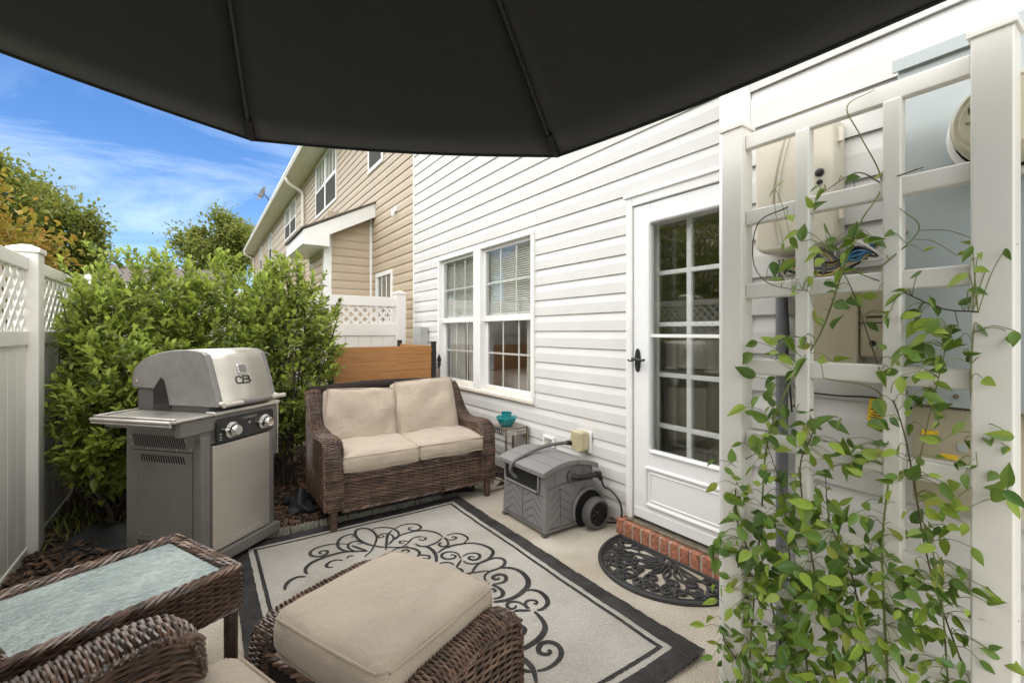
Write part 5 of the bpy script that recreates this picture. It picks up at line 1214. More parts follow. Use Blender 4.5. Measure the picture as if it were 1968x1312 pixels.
for x_, y_ in ((-0.03, 0.02), (0.43, 0.02), (-0.03, D - .03), (0.43, D - .03)):
    m2 = MB(); m2.lathe([(0.0, -0.012), (0.017, -0.012), (0.021, -0.007), (0.021, 0.007), (0.017, 0.012), (0.0, 0.012)], (x_, y_, 0.0225), 16, axis='x'); m2.box(x_ - .016, x_ + .016, y_ - .008, y_ + .008, 0.026, 0.046); build(m2, 'caster', 'rubber', gr_, smooth=True, local=True)
fas = gb('fascia', 'grill_grey', (-0.185, 0.475, -0.012, 0.03, 0.765, 0.842), (-0.062, 0.456, 0.0, 0.03, 0.69, 0.765), bevel=0.006)
m2 = MB(); m2.prism([(p[0], p[1]) for p in rrect(0.012, 0.425, 0.690, 0.822, 0.022)], 'y', -0.028, -0.0125); build(m2, 'control_panel', 'panel_black', gr_, bevel=0.005, local=True)
cpn = [o for o in gr_.children if o.name.startswith('control_panel')][0]
text_mesh('COMMERCIAL', 0.017, 'print_grey', 'print', cpn, Matrix.Translation((0.235, -0.0286, 0.797)) @ Matrix.Rotation(R(90), 4, 'X'), 0.0002)
m2 = MB()
for zz in (0.708, 0.722, 0.738): m2.box(0.028, 0.042, -0.0288, -0.0280, zz, zz + .005)
m2.add([(0.222, -0.0284, 0.776), (0.246, -0.0284, 0.776), (0.234, -0.0284, 0.762)], [(0, 2, 1)])
build(m2, 'panel_print', 'print_grey', cpn, local=True)
for kx in (0.105, 0.345):
    m2 = MB(); m2.lathe([(0.046, -0.0282), (0.046, -0.036), (0.040, -0.041), (0.034, -0.041)], (kx, 0, 0.752), 28, axis='y'); kn = build(m2, 'knob', 'chrome', gr_, smooth=True, local=True)
    m2 = MB(); m2.lathe([(0.033, -0.040), (0.034, -0.055), (0.030, -0.074), (0.024, -0.080), (0.022, -0.080)], (kx, 0, 0.752), 28, axis='y'); build(m2, 'knob_grip', 'chrome', kn, smooth=True, local=True)
    m2 = MB(); m2.lathe([(0.0, -0.0785), (0.0215, -0.0785), (0.0225, -0.074)], (kx, 0, 0.752), 24, axis='y'); build(m2, 'knob_face', 'grill_grey', kn, smooth=True, local=True)
# shelves and cook box
gb('front_ledge', 'shelf_metal', (-0.005, 0.48, -0.030, 0.035, 0.844, 0.868), bevel=0.008, seg=3)
gb('side_shelf', 'shelf_metal', (-0.235, -0.007, -0.028, 0.50, 0.846, 0.862), (-0.235, -0.215, -0.028, 0.50, 0.862, 0.872), (-0.215, -0.007, 0.485, 0.50, 0.862, 0.872), bevel=0.006)
m2 = MB(); m2.tube([(-0.247, -0.02, 0.853), (-0.247, 0.495, 0.853)], 0.008, 8); m2.tube([(-0.243, -0.02, 0.836), (-0.243, 0.495, 0.836)], 0.006, 8); build(m2, 'towel_bar', 'shelf_metal', gr_, smooth=True, local=True)
gb('shelf_bracket', 'grill_grey', (-0.20, -0.062, 0.035, 0.47, 0.805, 0.842))
gb('folded_shelf', 'grill_grey', (0.486, 0.550, 0.06, 0.48, 0.50, 0.822), bevel=0.006); gb('folded_shelf_edge', 'shelf_metal', (0.5502, 0.560, 0.052, 0.487, 0.50, 0.826), bevel=0.003)
gb('cook_box', 'resin_dark', (0.012, 0.415, 0.03, 0.53, 0.80, 0.985), bevel=0.01)
# lid: two cast ends with a notch, stainless wrap between
LP = [(-0.045, 0.892), (-0.040, 0.93), (0.028, 1.150), (0.050, 1.180), (0.085, 1.195), (0.20, 1.202), (0.34, 1.188), (0.45, 1.155), (0.52, 1.110), (0.548, 1.060), (0.552, 0.985)]
outer = smooth_path(np.c_[np.zeros(len(LP)), np.array(LP)], 3)[:, 1:]
notch = [(0.40, 0.982), (0.368, 1.028), (0.347, 1.046), (0.322, 1.028), (0.300, 0.950), (0.286, 0.892)]
for x0, x1 in ((0.0, 0.034), (0.392, 0.426)):
    poly = [tuple(p) for p in outer] + notch
    m2 = MB(); m2.prism(poly, 'x', x0, x1); le = build(m2, 'lid_end', 'lid_grey', gr_, bevel=0.010, local=True, seg=3, angle=50)
    if x0 == 0:
        m2 = MB(); m2.lathe([(0.0, -0.004), (0.009, -0.004), (0.011, 0.0)], (0, 0.52, 1.02), 12, axis='x'); build(m2, 'hinge_bolt', 'aged_metal', le, smooth=True, local=True)
        m2 = MB(); m2.box(0.005, 0.03, 0.285, 0.405, 0.87, 1.035); build(m2, 'notch_backing', 'panel_black', le, local=True)
m2 = MB(); npt = len(outer)
m2.add([(0.0335, p[0] + .002, p[1] - .003) for p in outer] + [(0.3925, p[0] + .002, p[1] - .003) for p in outer], [(i, i + 1, npt + i + 1, npt + i) for i in range(npt - 1)])
lid = build(m2, 'lid', 'stainless', gr_, smooth=True, local=True, angle=60); so = lid.modifiers.new('sheet', 'SOLIDIFY'); so.thickness = 0.003
# thermometer and emblem sit on the sloping lid front
fa, fb = np.array([-0.040, 0.93]), np.array([0.028, 1.150]); fd = (fb - fa) / np.linalg.norm(fb - fa)
lm = Matrix(((1, 0, 0, 0.21), (0, fd[0], -fd[1], fa[0]), (0, fd[1], fd[0], fa[1]), (0, 0, 0, 1)))       # x across, y up the slope, z out
m2 = MB(); m2.prism(rrect(-0.034, 0.034, 0.132, 0.192, 0.010), 'z', 0.002, 0.010, lm); th_ = build(m2, 'thermometer', 'chrome', gr_, bevel=0.004, local=True)
m2 = MB(); m2.prism(rrect(-0.025, 0.025, 0.140, 0.184, 0.006), 'z', 0.0102, 0.0115, lm); build(m2, 'dial', 'resin_grey', th_, local=True)
def stroke(pts, w_):
    m2 = MB(); P = np.array(pts, float)
    T = np.gradient(P, axis=0); T /= np.linalg.norm(T, axis=1)[:, None]; n_ = np.c_[-T[:, 1], T[:, 0]] * w_ / 2
    V = [lm @ Vector((p[0] + a[0] * s, p[1] + a[1] * s, z)) for z in (0.001, 0.006) for s in (1, -1) for p, a in zip(P, n_)]
    k = len(P); F = [(k * 2 + i, k * 2 + i + 1, k * 3 + i + 1, k * 3 + i) for i in range(k - 1)] + [(i, k * 2 + i, k * 2 + i + 1, i + 1) for i in range(k - 1)] + [(k + i, k + i + 1, k * 3 + i + 1, k * 3 + i) for i in range(k - 1)]
    m2.add([tuple(v) for v in V], F); return m2
em = [[(-0.022, 0.106), (-0.022, 0.113), (-0.028, 0.118), (-0.050, 0.118), (-0.058, 0.110), (-0.058, 0.088), (-0.051, 0.079), (-0.020, 0.079)],
      [(-0.003, 0.124), (-0.009, 0.100), (-0.013, 0.074)], [(0.002, 0.118), (0.030, 0.118), (0.036, 0.112), (0.036, 0.105), (0.030, 0.100), (0.004, 0.100)],
      [(0.004, 0.100), (0.032, 0.100), (0.040, 0.093), (0.040, 0.085), (0.033, 0.078), (-0.004, 0.078)]]
for e_ in em: build(stroke(e_, 0.007), 'emblem', 'panel_black', lid, local=True)
for x0, x1, xs in ((0.0, 0.125, 0.015), (0.335, 0.45, 0.41)):
    m2 = MB(); m2.tube([(x0, -0.085, 0.905), (x1, -0.085, 0.905)], 0.014, 12); m2.tube([(xs, -0.085, 0.905), (xs, -0.045, 0.912)], 0.012, 10); build(m2, 'handle', 'stainless', gr_, smooth=True, local=True)
m2 = MB(); m2.tube([(0.125, -0.085, 0.905), (0.335, -0.085, 0.905)], 0.0175, 14); build(m2, 'handle_grip', 'grill_grey', gr_, smooth=True, local=True)
# side panel: louvres, embossing, screws
m2 = MB()
def slots(y0, y1, z0, z1, n_, lean):
    for k in range(n_):
        y_ = y0 + (y1 - y0) * (k + .5) / n_; w_ = (y1 - y0) / n_ * .27
        m2.add([(-0.0558, y_ - w_ + lean, z1), (-0.0558, y_ + w_ + lean, z1), (-0.0558, y_ + w_, z0), (-0.0558, y_ - w_, z0)], [(0, 1, 2, 3)])
slots(0.10, 0.455, 0.672, 0.738, 24, 0.022); slots(0.105, 0.41, 0.592, 0.632, 18, 0.012); slots(0.16, 0.43, 0.125, 0.158, 16, 0.010)
build(m2, 'louvres', 'dark_hole', gr_, local=True)['kind'] = 'stuff'
m2 = MB(); m2.tube([(-0.0555, p[0], p[1]) for p in rrect(0.105, 0.435, 0.19, 0.555, 0.03)], 0.003, 6, closed=True); build(m2, 'embossed_panel', 'grill_grey', gr_, smooth=True, local=True)
m2 = MB(); m2.box(-0.0562, -0.055, 0.06, 0.47, 0.652, 0.656); m2.box(-0.0562, -0.055, 0.058, 0.061, 0.10, 0.66); build(m2, 'seam', 'dark_hole', gr_, local=True)
m2 = MB(); m2.lathe([(0.0, -0.0565), (0.012, -0.0565), (0.012, -0.055)], (0, 0.27, 0.775), 14, axis='x'); build(m2, 'access_hole', 'dark_hole', gr_, smooth=True, local=True)
for y_, z_ in ((0.49, 0.78), (0.49, 0.72), (0.478, 0.682), (0.365, 0.664), (0.165, 0.664), (0.105, 0.72), (0.072, 0.67)):
    m2 = MB(); m2.lathe([(0.0, -0.059), (0.004, -0.058), (0.0048, -0.055)], (0, y_, z_), 10, axis='x'); build(m2, 'screw', 'shelf_metal', gr_, smooth=True, local=True)

# ================================================================== HOSE REEL BOX
hb_ = thing('hose_reel_box', 'grey resin hose reel box with black wheel by the siding', 'hose box', (2.03, 2.51, 0))
HX0, HX1, HY0, HY1 = 1.795, 2.235, 2.265, 2.755
m2 = MB(); tp = 0.012
m2.add([(HX0, HY0, 0.02), (HX1, HY0, 0.02), (HX1, HY1, 0.02), (HX0, HY1, 0.02), (HX0 + tp, HY0 + tp, 0.415), (HX1 - tp, HY0 + tp, 0.415), (HX1 - tp, HY1 - tp, 0.415), (HX0 + tp, HY1 - tp, 0.415)], [(0, 3, 2, 1), (4, 5, 6, 7), (0, 1, 5, 4), (1, 2, 6, 5), (2, 3, 7, 6), (3, 0, 4, 7)])
# arched gable tops
ar = lambda t: 0.415 + 0.075 * math.sin(PI * (0.12 + 0.80 * t)) - 0.027
body_ = build(m2, 'body', 'resin_grey', hb_, bevel=0.012, seg=3)
prof = [(HX0 - .022 + (HX1 - HX0 + .04) * t, ar(t)) for t in np.linspace(0, 1, 16)]
half_ = 8
for a_, b_, nm in ((0, 9, 'lid'), (9, 15, 'lid')):
    pp = prof[a_:b_ + 1]; x_gap = 0.003 if a_ else 0
    poly = [(p[0] + (x_gap if i == 0 else 0), p[1]) for i, p in enumerate(pp)] + [(p[0] + (x_gap if i == len(pp) - 1 else 0), p[1] - 0.034) for i, p in enumerate(reversed(pp))]
    m2 = MB(); m2.prism(poly, 'y', HY0 - .014, HY1 + .014); lo = build(m2, nm, 'resin_grey', hb_, bevel=0.006)
    m2 = MB()
    for f_ in (0.3, 0.62):
        xx = pp[0][0] + (pp[-1][0] - pp[0][0]) * f_; zz = np.interp(xx, [p[0] for p in prof], [p[1] for p in prof]); m2.box(xx - .0015, xx + .0015, HY0, HY1, zz - .003, zz + .0008)
    build(m2, 'groove', 'resin_dark', lo)
m2 = MB(); m2.prism([(HX0 + .015, .40), (HX1 - .015, .40)] + [(p[0], p[1] - .030) for p in reversed(prof) if HX0 + .015 < p[0] < HX1 - .015], 'y', HY0 + .013, HY1 - .013); build(m2, 'gable', 'resin_grey', hb_)
# slot in the front, herringbone relief
m2 = MB(); m2.box(HX0 + .001, HX0 + .006, HY0 + .075, HY1 - .045, 0.275, 0.392); build(m2, 'hose_slot', 'dark_hole', hb_)
m2 = MB(); m2.tube([(HX0 - .001, p[0], p[1]) for p in rrect(HY0 + .068, HY1 - .038, 0.268, 0.396, 0.022)], 0.0075, 8, closed=True); build(m2, 'slot_rim', 'resin_grey', hb_, smooth=True)
m2 = MB()
for k in range(11):
    yy = HY0 + .09 + k * .031; m2.tube(smooth_path([(HX0 + .004, yy, 0.278), (HX0 - .001, yy + .01, 0.32), (HX0 + .004, yy + .004, 0.37)], 3), 0.006, 6)
build(m2, 'hose_coil', 'cable_black', hb_, smooth=True)
def front_pt(y, z): return (HX0 - .0005 + tp * (z - .02) / .395, y, z)
def side_pt(x, z): return (x, HY0 - .0005 + tp * (z - .02) / .395, z)
m2 = MB()
for cx_, sgn in ((HY0 + .13, 1), (HY0 + .36, -1)):
    for k in range(4):
        z0 = 0.05 + k * 0.052; pts = [front_pt(cx_ - .085 * sgn, z0), front_pt(cx_ + .0 * sgn, z0 + .062)]; m2.tube(pts, 0.0022, 5)
        pts = [front_pt(cx_ + .0 * sgn, z0 + .062), front_pt(cx_ + .095 * sgn, z0 + .005)]; m2.tube(pts, 0.0022, 5)
m2.tube([front_pt(HY0 + .245, .05), front_pt(HY0 + .245, .255)], 0.003, 5); m2.tube([front_pt(HY0 + .03, .256), front_pt(HY1 - .03, .256)], 0.004, 5); m2.tube([front_pt(HY0 + .03, .048), front_pt(HY1 - .03, .048)], 0.005, 5)
build(m2, 'front_relief', 'resin_dark', hb_, smooth=True)
m2 = MB()
for k in range(4):
    z0 = 0.06 + k * .055
    if z0 < .25: m2.tube([side_pt(HX0 + .05, z0), side_pt(HX0 + .13, z0 + .065)], 0.0022, 5); m2.tube([side_pt(HX0 + .13, z0 + .065), side_pt(HX0 + .22, z0 + .0)], 0.0022, 5)
m2.tube([side_pt(HX0 + .13, .06), side_pt(HX0 + .13, .285)], 0.0025, 5); m2.tube([side_pt(HX0 + .23, .17), side_pt(HX0 + .36, .29)], 0.0022, 5); m2.tube([side_pt(HX0 + .03, .30), side_pt(HX0 + .15, .318), side_pt(HX1 - .03, .305)], 0.0045, 5); m2.tube([side_pt(HX0 + .03, .048), side_pt(HX0 + .24, .048)], 0.005, 5)
m2.tube([side_pt(HX0 + .09, .32), side_pt(HX0 + .09, .40)], 0.0022, 5); m2.tube([side_pt(HX0 + .33, .32), side_pt(HX0 + .33, .40)], 0.0022, 5)
build(m2, 'side_relief', 'resin_dark', hb_, smooth=True)
wxc, wzc = 2.165, 0.112
m2 = MB(); m2.tube([(wxc + .135 * math.cos(a), HY0 - .006, wzc + .135 * math.sin(a)) for a in np.linspace(-.25, PI + .35, 22)], 0.011, 8); build(m2, 'wheel_arch', 'resin_grey', hb_, smooth=True)
m2 = MB(); m2.lathe([(0.0, HY0 + .006), (0.128, HY0 + .006), (0.128, HY0 - .004), (0.0, HY0 - .004)], (wxc, 0, wzc), 28, axis='y'); build(m2, 'wheel_well', 'dark_hole', hb_, smooth=True)
m2 = MB(); m2.lathe([(0.085, HY0 - .040), (0.100, HY0 - .046), (0.104, HY0 - .060), (0.104, HY0 - .085), (0.099, HY0 - .098), (0.086, HY0 - .108), (0.076, HY0 - .104)], (wxc, 0, 0.1045), 32, axis='y', cap=False); wh = build(m2, 'wheel', 'resin_dark', hb_, smooth=True)
m2 = MB(); m2.lathe([(0.0, HY0 - .092), (0.03, HY0 - .096), (0.078, HY0 - .098), (0.080, HY0 - .090), (0.080, HY0 - .05), (0, HY0 - .05)], (wxc, 0, 0.1045), 28, axis='y'); m2.lathe([(0.0, HY0 - .108), (0.018, HY0 - .106), (0.024, HY0 - .094)], (wxc, 0, 0.1045), 16, axis='y')
for k in range(8):
    a = k * PI / 4; m2.tube([(wxc + .028 * math.cos(a), HY0 - .099, .1045 + .028 * math.sin(a)), (wxc + .068 * math.cos(a), HY0 - .099, .1045 + .068 * math.sin(a))], 0.006, 6)
build(m2, 'hubcap', 'cable_black', wh, smooth=True)
m2 = MB(); m2.tube([(wxc, HY0 + .0, .1105), (wxc, HY0 - .06, .1105)], 0.012, 8); build(m2, 'axle', 'black_metal', wh, smooth=True)
m2 = MB(); m2.lathe([(0.038, HY0 + .015), (0.040, HY0 - .006), (0.032, HY0 - .012), (0.0, HY0 - .012)], (2.02, 0, 0.352), 22, axis='y'); build(m2, 'inlet_boss', 'resin_dark', hb_, smooth=True)
m2 = MB(); m2.tube([(2.02, HY0 - .01, .352), (2.035, HY0 - .035, .350), (2.07, HY0 - .04, .349)], 0.019, 10); m2.tube([(2.06, HY0 - .04, .349), (2.20, HY0 - .04, .345)], [.017, .018], 10); m2.tube([(2.20, HY0 - .04, .345), (2.235, HY0 - .04, .342)], 0.022, 10); m2.tube([(2.225, HY0 - .04, .342), (2.245, HY0 - .045, .305)], 0.015, 10); build(m2, 'inlet_pipe', 'cable_black', hb_, smooth=True)
for y_ in (HY0 + .02, HY1 - .02):
    m2 = MB(); m2.box(HX0 - .004, HX0 + .03, y_ - .018, y_ + .018, 0.0, 0.022); build(m2, 'foot', 'resin_dark', hb_, bevel=0.003)
m2 = MB(); m2.tube(smooth_path([(HX0 + .012, 2.575, .30), (HX0 - .022, 2.590, .33), (HX0 - .045, 2.585, .375), (HX0 - .015, 2.575, .425), (1.87, 2.555, .462), (1.97, 2.535, .492), (2.08, 2.525, .503), (2.17, 2.525, .500), (2.215, 2.525, .497)], 6), 0.0125, 10); hs = build(m2, 'hose', 'hose_grey', smooth=True)
tag(hs, 'grey garden hose lying in an arc over the hose reel box', 'hose')
m2 = MB(); m2.tube([(2.205, 2.525, .497), (2.235, 2.523, .494)], 0.018, 10); m2.tube([(2.235, 2.523, .494), (2.275, 2.515, .485)], 0.021, 10); build(m2, 'coupling', 'cable_black', hs, smooth=True)
sh = MB(); sh.tube(smooth_path([(2.245, 2.220, .31), (2.255, 2.205, .26), (2.265, 2.15, .245), (2.275, 2.085, .19), (2.275, 2.065, .11), (2.27, 2.10, .05), (2.255, 2.17, .030), (2.245, 2.26, .02)], 6), 0.0065, 8); tag(build(sh, 'supply_hose', 'cable_black', smooth=True), 'thin black supply hose looping down between the hose box and the door', 'hose')

# ================================================================== SMALL SIDE TABLE WITH CANDLE BOWL
st_ = thing('side_table', 'small ornate metal side table with mirrored apron at the loveseat arm', 'side table', (2.19, 3.245, 0))
sx0, sx1, sy0, sy1, sz = 2.075, 2.305, 3.13, 3.36, 0.505
m2 = MB(); m2.box(sx0, sx1, sy0, sy1, sz - .008, sz); build(m2, 'table_top', 'aged_metal', st_, bevel=0.003)
m2 = MB(); m2.tube([(sx0, sy0, sz - .004), (sx1, sy0, sz - .004), (sx1, sy1, sz - .004), (sx0, sy1, sz - .004)], 0.008, 8, closed=True); build(m2, 'rim', 'aged_metal', st_, smooth=True)
for x_ in (sx0 + .008, sx1 - .008):
    for y_ in (sy0 + .008, sy1 - .008): m2 = MB(); m2.box(x_ - .008, x_ + .008, y_ - .008, y_ + .008, 0.0, sz - .01); build(m2, 'leg', 'aged_metal', st_, bevel=0.002)
for k in range(6):
    for r_ in range(2):
        for side in range(2):
            m2 = MB(); f_ = (k + .5) / 6; z_ = sz - .024 - .026 * r_; ang = np.linspace(0, 2 * PI, 8, endpoint=False); q = random.uniform(.75, 1.1)
            if side == 0: m2.prism([(sx0 + .02 + (sx1 - sx0 - .04) * f_ + .014 * q * math.cos(a), z_ + .012 * q * math.sin(a)) for a in ang], 'y', sy0 + .001, sy0 + .005)
            else: m2.prism([(sy0 + .02 + (sy1 - sy0 - .04) * f_ + .014 * q * math.cos(a), z_ + .012 * q * math.sin(a)) for a in ang], 'x', sx0 + .001, sx0 + .005)
            build(m2, 'mirror_disc', 'mirror_bit', st_, bevel=0.0015)
m2 = MB()
for z_ in (sz - .012, sz - .038, sz - .064):
    m2.tube([(sx0, sy0 + .003, z_), (sx1, sy0 + .003, z_)], 0.0025, 5); m2.tube([(sx0 + .003, sy0, z_), (sx0 + .003, sy1, z_)], 0.0025, 5)
build(m2, 'apron', 'aged_metal', st_, smooth=True)
m2 = MB(); m2.tube([(2.02 + .16 * math.cos(a), 3.335 + .16 * math.sin(a), .012) for a in np.linspace(0, 2 * PI, 36, endpoint=False)], 0.0085, 8, closed=True); m2.tube([(1.90, 3.24, .014), (2.10, 3.42, .10)], .006, 6); m2.tube([(2.17, 3.30, .014), (2.02, 3.42, .09)], .006, 6)
tag(build(m2, 'metal_hoop', 'aged_metal', smooth=True), 'round dark metal hoop base on the concrete under the loveseat arm', 'plant stand')
cb_ = thing('candle_bowl', 'teal glass petal candle bowl on the small side table', 'candle holder', (2.155, 3.245, sz))
for k in range(7):
    a0 = 2 * PI * k / 7
    def S(u, v, a0=a0):
        a = a0 + (v - .5) * 1.25; r_ = 0.036 + 0.046 * u ** .8 + .006 * math.sin(v * PI); z = sz + .004 + 0.078 * u ** 1.2 * (0.70 + 0.30 * math.sin(PI * v)) + .006 * (k % 2) * u
        return (2.155 + r_ * math.cos(a), 3.245 + r_ * math.sin(a), z)
    m2 = MB(); m2.grid(S, 6, 8); o = build(m2, 'petal', 'teal_glass', cb_, smooth=True); so = o.modifiers.new('glass', 'SOLIDIFY'); so.thickness = 0.004
m2 = MB(); m2.lathe([(0.0, sz + .001), (0.040, sz + .001), (0.044, sz + .03), (0.042, sz + .110), (0.047, sz + .115), (0.040, sz + .115), (0.037, sz + .03), (0.0, sz + .022)], (2.155, 3.245, 0), 18, wob=lambda a, h: 1 + .05 * math.sin(5 * a + h * 90)); build(m2, 'cup', 'teal_glass', cb_, smooth=True)

# ================================================================== PLANTS
def unit(a): return a / (np.linalg.norm(a, axis=-1, keepdims=True) + 1e-9)
def leaves(mb, P, D, N, L, W, fold=0.10):
    """folded pointed leaves, four triangles each, one island each"""
    n = len(P); D = unit(D); X = unit(np.cross(D, N)); Nn = np.cross(X, D)
    L = np.broadcast_to(L, n)[:, None]; W = np.broadcast_to(W, n)[:, None]
    pt = lambda a, b, c: P + D * L * a + X * W * b + Nn * L * c
    V = np.stack([pt(0, 0, 0), pt(.32, .46, fold), pt(.68, .50, fold * .8), pt(1, 0, -.10), pt(.68, -.50, fold * .8), pt(.32, -.46, fold)], 1).reshape(-1, 3)
    b = np.arange(n)[:, None] * 6
    q = np.concatenate([b + np.array([[0, 1, 2, 3]]), b + np.array([[0, 3, 4, 5]])])
    return mb.addq(V, q)
def leaf_mesh(name, material, L=1.0, W=0.42, fold=.12, droop=.12):
    m2 = MB()
    prof_ = [(0, 0), (.10, .30), (.25, .46), (.45, .48), (.68, .33), (.86, .14), (1, 0)]
    V = []
    for a, b in prof_:
        z = -droop * a * a
        V += [(-b * W, a * L, z + fold * b), (0, a * L, z), (b * W, a * L, z + fold * b)]
    F = []
    for i in range(len(prof_) - 1):
        k = 3 * i
        F += [(k, k + 1, k + 4, k + 3), (k + 1, k + 2, k + 5, k + 4)]
    m2.add(V, F); return m2.mesh(name, material, True)
def mat_from(p, d, n, s):
    d = Vector(d).normalized(); x = d.cross(Vector(n)).normalized(); z = x.cross(d)
    return Matrix(((x.x * s, d.x * s, z.x * s, p[0]), (x.y * s, d.y * s, z.y * s, p[1]), (x.z * s, d.z * s, z.z * s, p[2]), (0, 0, 0, 1)))

leaf_me_a = leaf_mesh('leaf', 'leaf_shrub', W=0.46); leaf_me_b = leaf_mesh('leaf', 'leaf_tip', W=0.46)
def shrub(name, label, base, c, rad, ntw, seed, llen=0.054, nleaf=(8, 14), single=0, shoots=0, lumps=9):
    g = np.random.default_rng(seed); root = thing(name, label, 'shrub', base, group='leafy green shrubs in the bed')
    c, rad = np.array(c), np.array(rad)
    lc = unit(g.normal(size=(lumps, 3))); ls_ = g.uniform(-.14, .22, lumps)
    tips, dirs = [], []
    while len(tips) < ntw:
        d = unit(g.normal(size=3)); r = g.uniform(.30, 1.0) ** .5
        bump = 1 + sum(s * max(0, d @ k - .55) * 2.2 for k, s in zip(lc, ls_))
        p = c + rad * d * r * bump
        if g.random() < .30 and p[2] > c[2]: p[2] += g.uniform(0, .16)
        if p[2] < .10 or (p[0] < -.80 and p[2] < 1.55) or p[0] < -.98 or p[1] > 5.68: continue
        tips.append(p); dirs.append(unit(d * np.array([1, 1, .8]) + np.array([0, 0, .55]) + g.normal(0, .35, 3)))
    for k in range(shoots):
        a = g.uniform(0, 6.28); q = g.uniform(0, .75); p = c + rad * np.array([q * math.cos(a), q * math.sin(a), math.sqrt(max(0, 1 - q * q)) + g.uniform(.02, .13)])
        tips.append(p); dirs.append(unit(np.array([g.normal(0, .25), g.normal(0, .25), 1.0])))
    tips, dirs = np.array(tips), np.array(dirs)
    stems = MB(); body = MB(); light = MB(); PP, DD, NN, LL, TT = [], [], [], [], []
    for t, d in zip(tips, dirs):
        n = g.integers(*nleaf); tl = g.uniform(.10, .18); s = np.linspace(0, 1, n); side = unit(np.cross(d, [.3, .2, .9])); s2 = np.cross(d, side)
        ph = g.uniform(0, 6.28) + np.arange(n) * 2.4
        pos = t + d * (s[:, None] - 1) * tl
        rd = np.cos(ph)[:, None] * side + np.sin(ph)[:, None] * s2
        ld = unit(rd * (1.0 - .55 * s[:, None]) + d * (.45 + .75 * s[:, None]) + g.normal(0, .18, (n, 3)))
        nn = unit(np.array([0, 0, 1.0]) * .9 + d * .5 + g.normal(0, .3, (n, 3)))
        PP.append(pos); DD.append(ld); NN.append(nn); LL.append(llen * g.uniform(.65, 1.2, n) * (1 - .25 * s)); TT.append(s > .72)
        if g.random() < .5: stems.tube([t - d * tl * 1.6, t - d * .02], [.0022, .0010], 4, caps=False)
    PP, DD, NN, LL, TT = map(np.concatenate, (PP, DD, NN, LL, TT))
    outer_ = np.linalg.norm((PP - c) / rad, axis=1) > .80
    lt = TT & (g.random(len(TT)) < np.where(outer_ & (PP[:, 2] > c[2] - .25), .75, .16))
    big = np.zeros(len(PP), bool)
    if single:
        sc_ = -(PP[:, 1] - .25 * PP[:, 0]) + g.normal(0, .12, len(PP)); big[np.argsort(-sc_)[:single * 3][g.permutation(single * 3)[:single]]] = True
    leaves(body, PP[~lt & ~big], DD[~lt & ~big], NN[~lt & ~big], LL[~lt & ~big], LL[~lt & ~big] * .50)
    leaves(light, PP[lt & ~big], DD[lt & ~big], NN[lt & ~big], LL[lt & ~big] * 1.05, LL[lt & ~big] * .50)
    for k in range(16):
        t = tips[g.integers(len(tips))]; b_ = np.array(base) + np.array([g.normal(0, .05), g.normal(0, .05), 0]); m_ = b_ * .4 + t * .6 + np.array([g.normal(0, .06), g.normal(0, .06), -.05])
        stems.tube(smooth_path([b_, b_ * .75 + m_ * .25 + np.array([0, 0, .08]), m_, t], 4), np.linspace(.011, .003, 13), 6, caps=False)
    build(stems, 'branches', 'bark', root, smooth=True)
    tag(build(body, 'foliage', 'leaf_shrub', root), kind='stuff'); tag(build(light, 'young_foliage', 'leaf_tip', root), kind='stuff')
    inv = root.matrix_basis.inverted()
    for i in np.nonzero(big)[0]:
        o = bpy.data.objects.new('leaf', leaf_me_b if lt[i] else leaf_me_a); COL.objects.link(o); o.parent = root; o.matrix_parent_inverse = inv
        o.matrix_basis = mat_from(PP[i], DD[i], NN[i], LL[i] * 1.1)
    return root
shrub('shrub', 'low bright green shrub against the fence post left of the grill', (-0.45, 3.98, 0), (-0.44, 3.98, 0.74), (0.38, 0.42, 0.52), 640, 21, llen=.068, single=150, shoots=14)
shrub('shrub', 'tall green shrub in the fence corner behind the grill lid', (-0.32, 4.72, 0), (-0.33, 4.70, 1.00), (0.58, 0.66, 0.86), 1050, 22, llen=.063, shoots=22)
shrub('shrub', 'tall green shrub between the grill and the far fence', (0.16, 4.85, 0), (0.16, 4.85, 1.02), (0.55, 0.60, 0.90), 900, 23, llen=.063, shoots=22)
shrub('shrub', 'green shrub leaning over the wooden screen behind the loveseat', (0.58, 4.36, 0), (0.60, 4.36, 1.05), (0.45, 0.46, 0.80), 950, 24, llen=.060, single=150, shoots=18)
shrub('shrub', 'narrow leafy shrub pressed against the side fence lattice', (-0.60, 4.32, 0), (-0.62, 4.30, 1.18), (0.20, 0.36, 0.50), 330, 26, llen=.060, shoots=6)
shrub('shrub', 'small dark green shrub low behind the grill', (0.12, 4.15, 0), (0.12, 4.15, 0.55), (0.42, 0.32, 0.48), 480, 25, llen=.060, shoots=6)

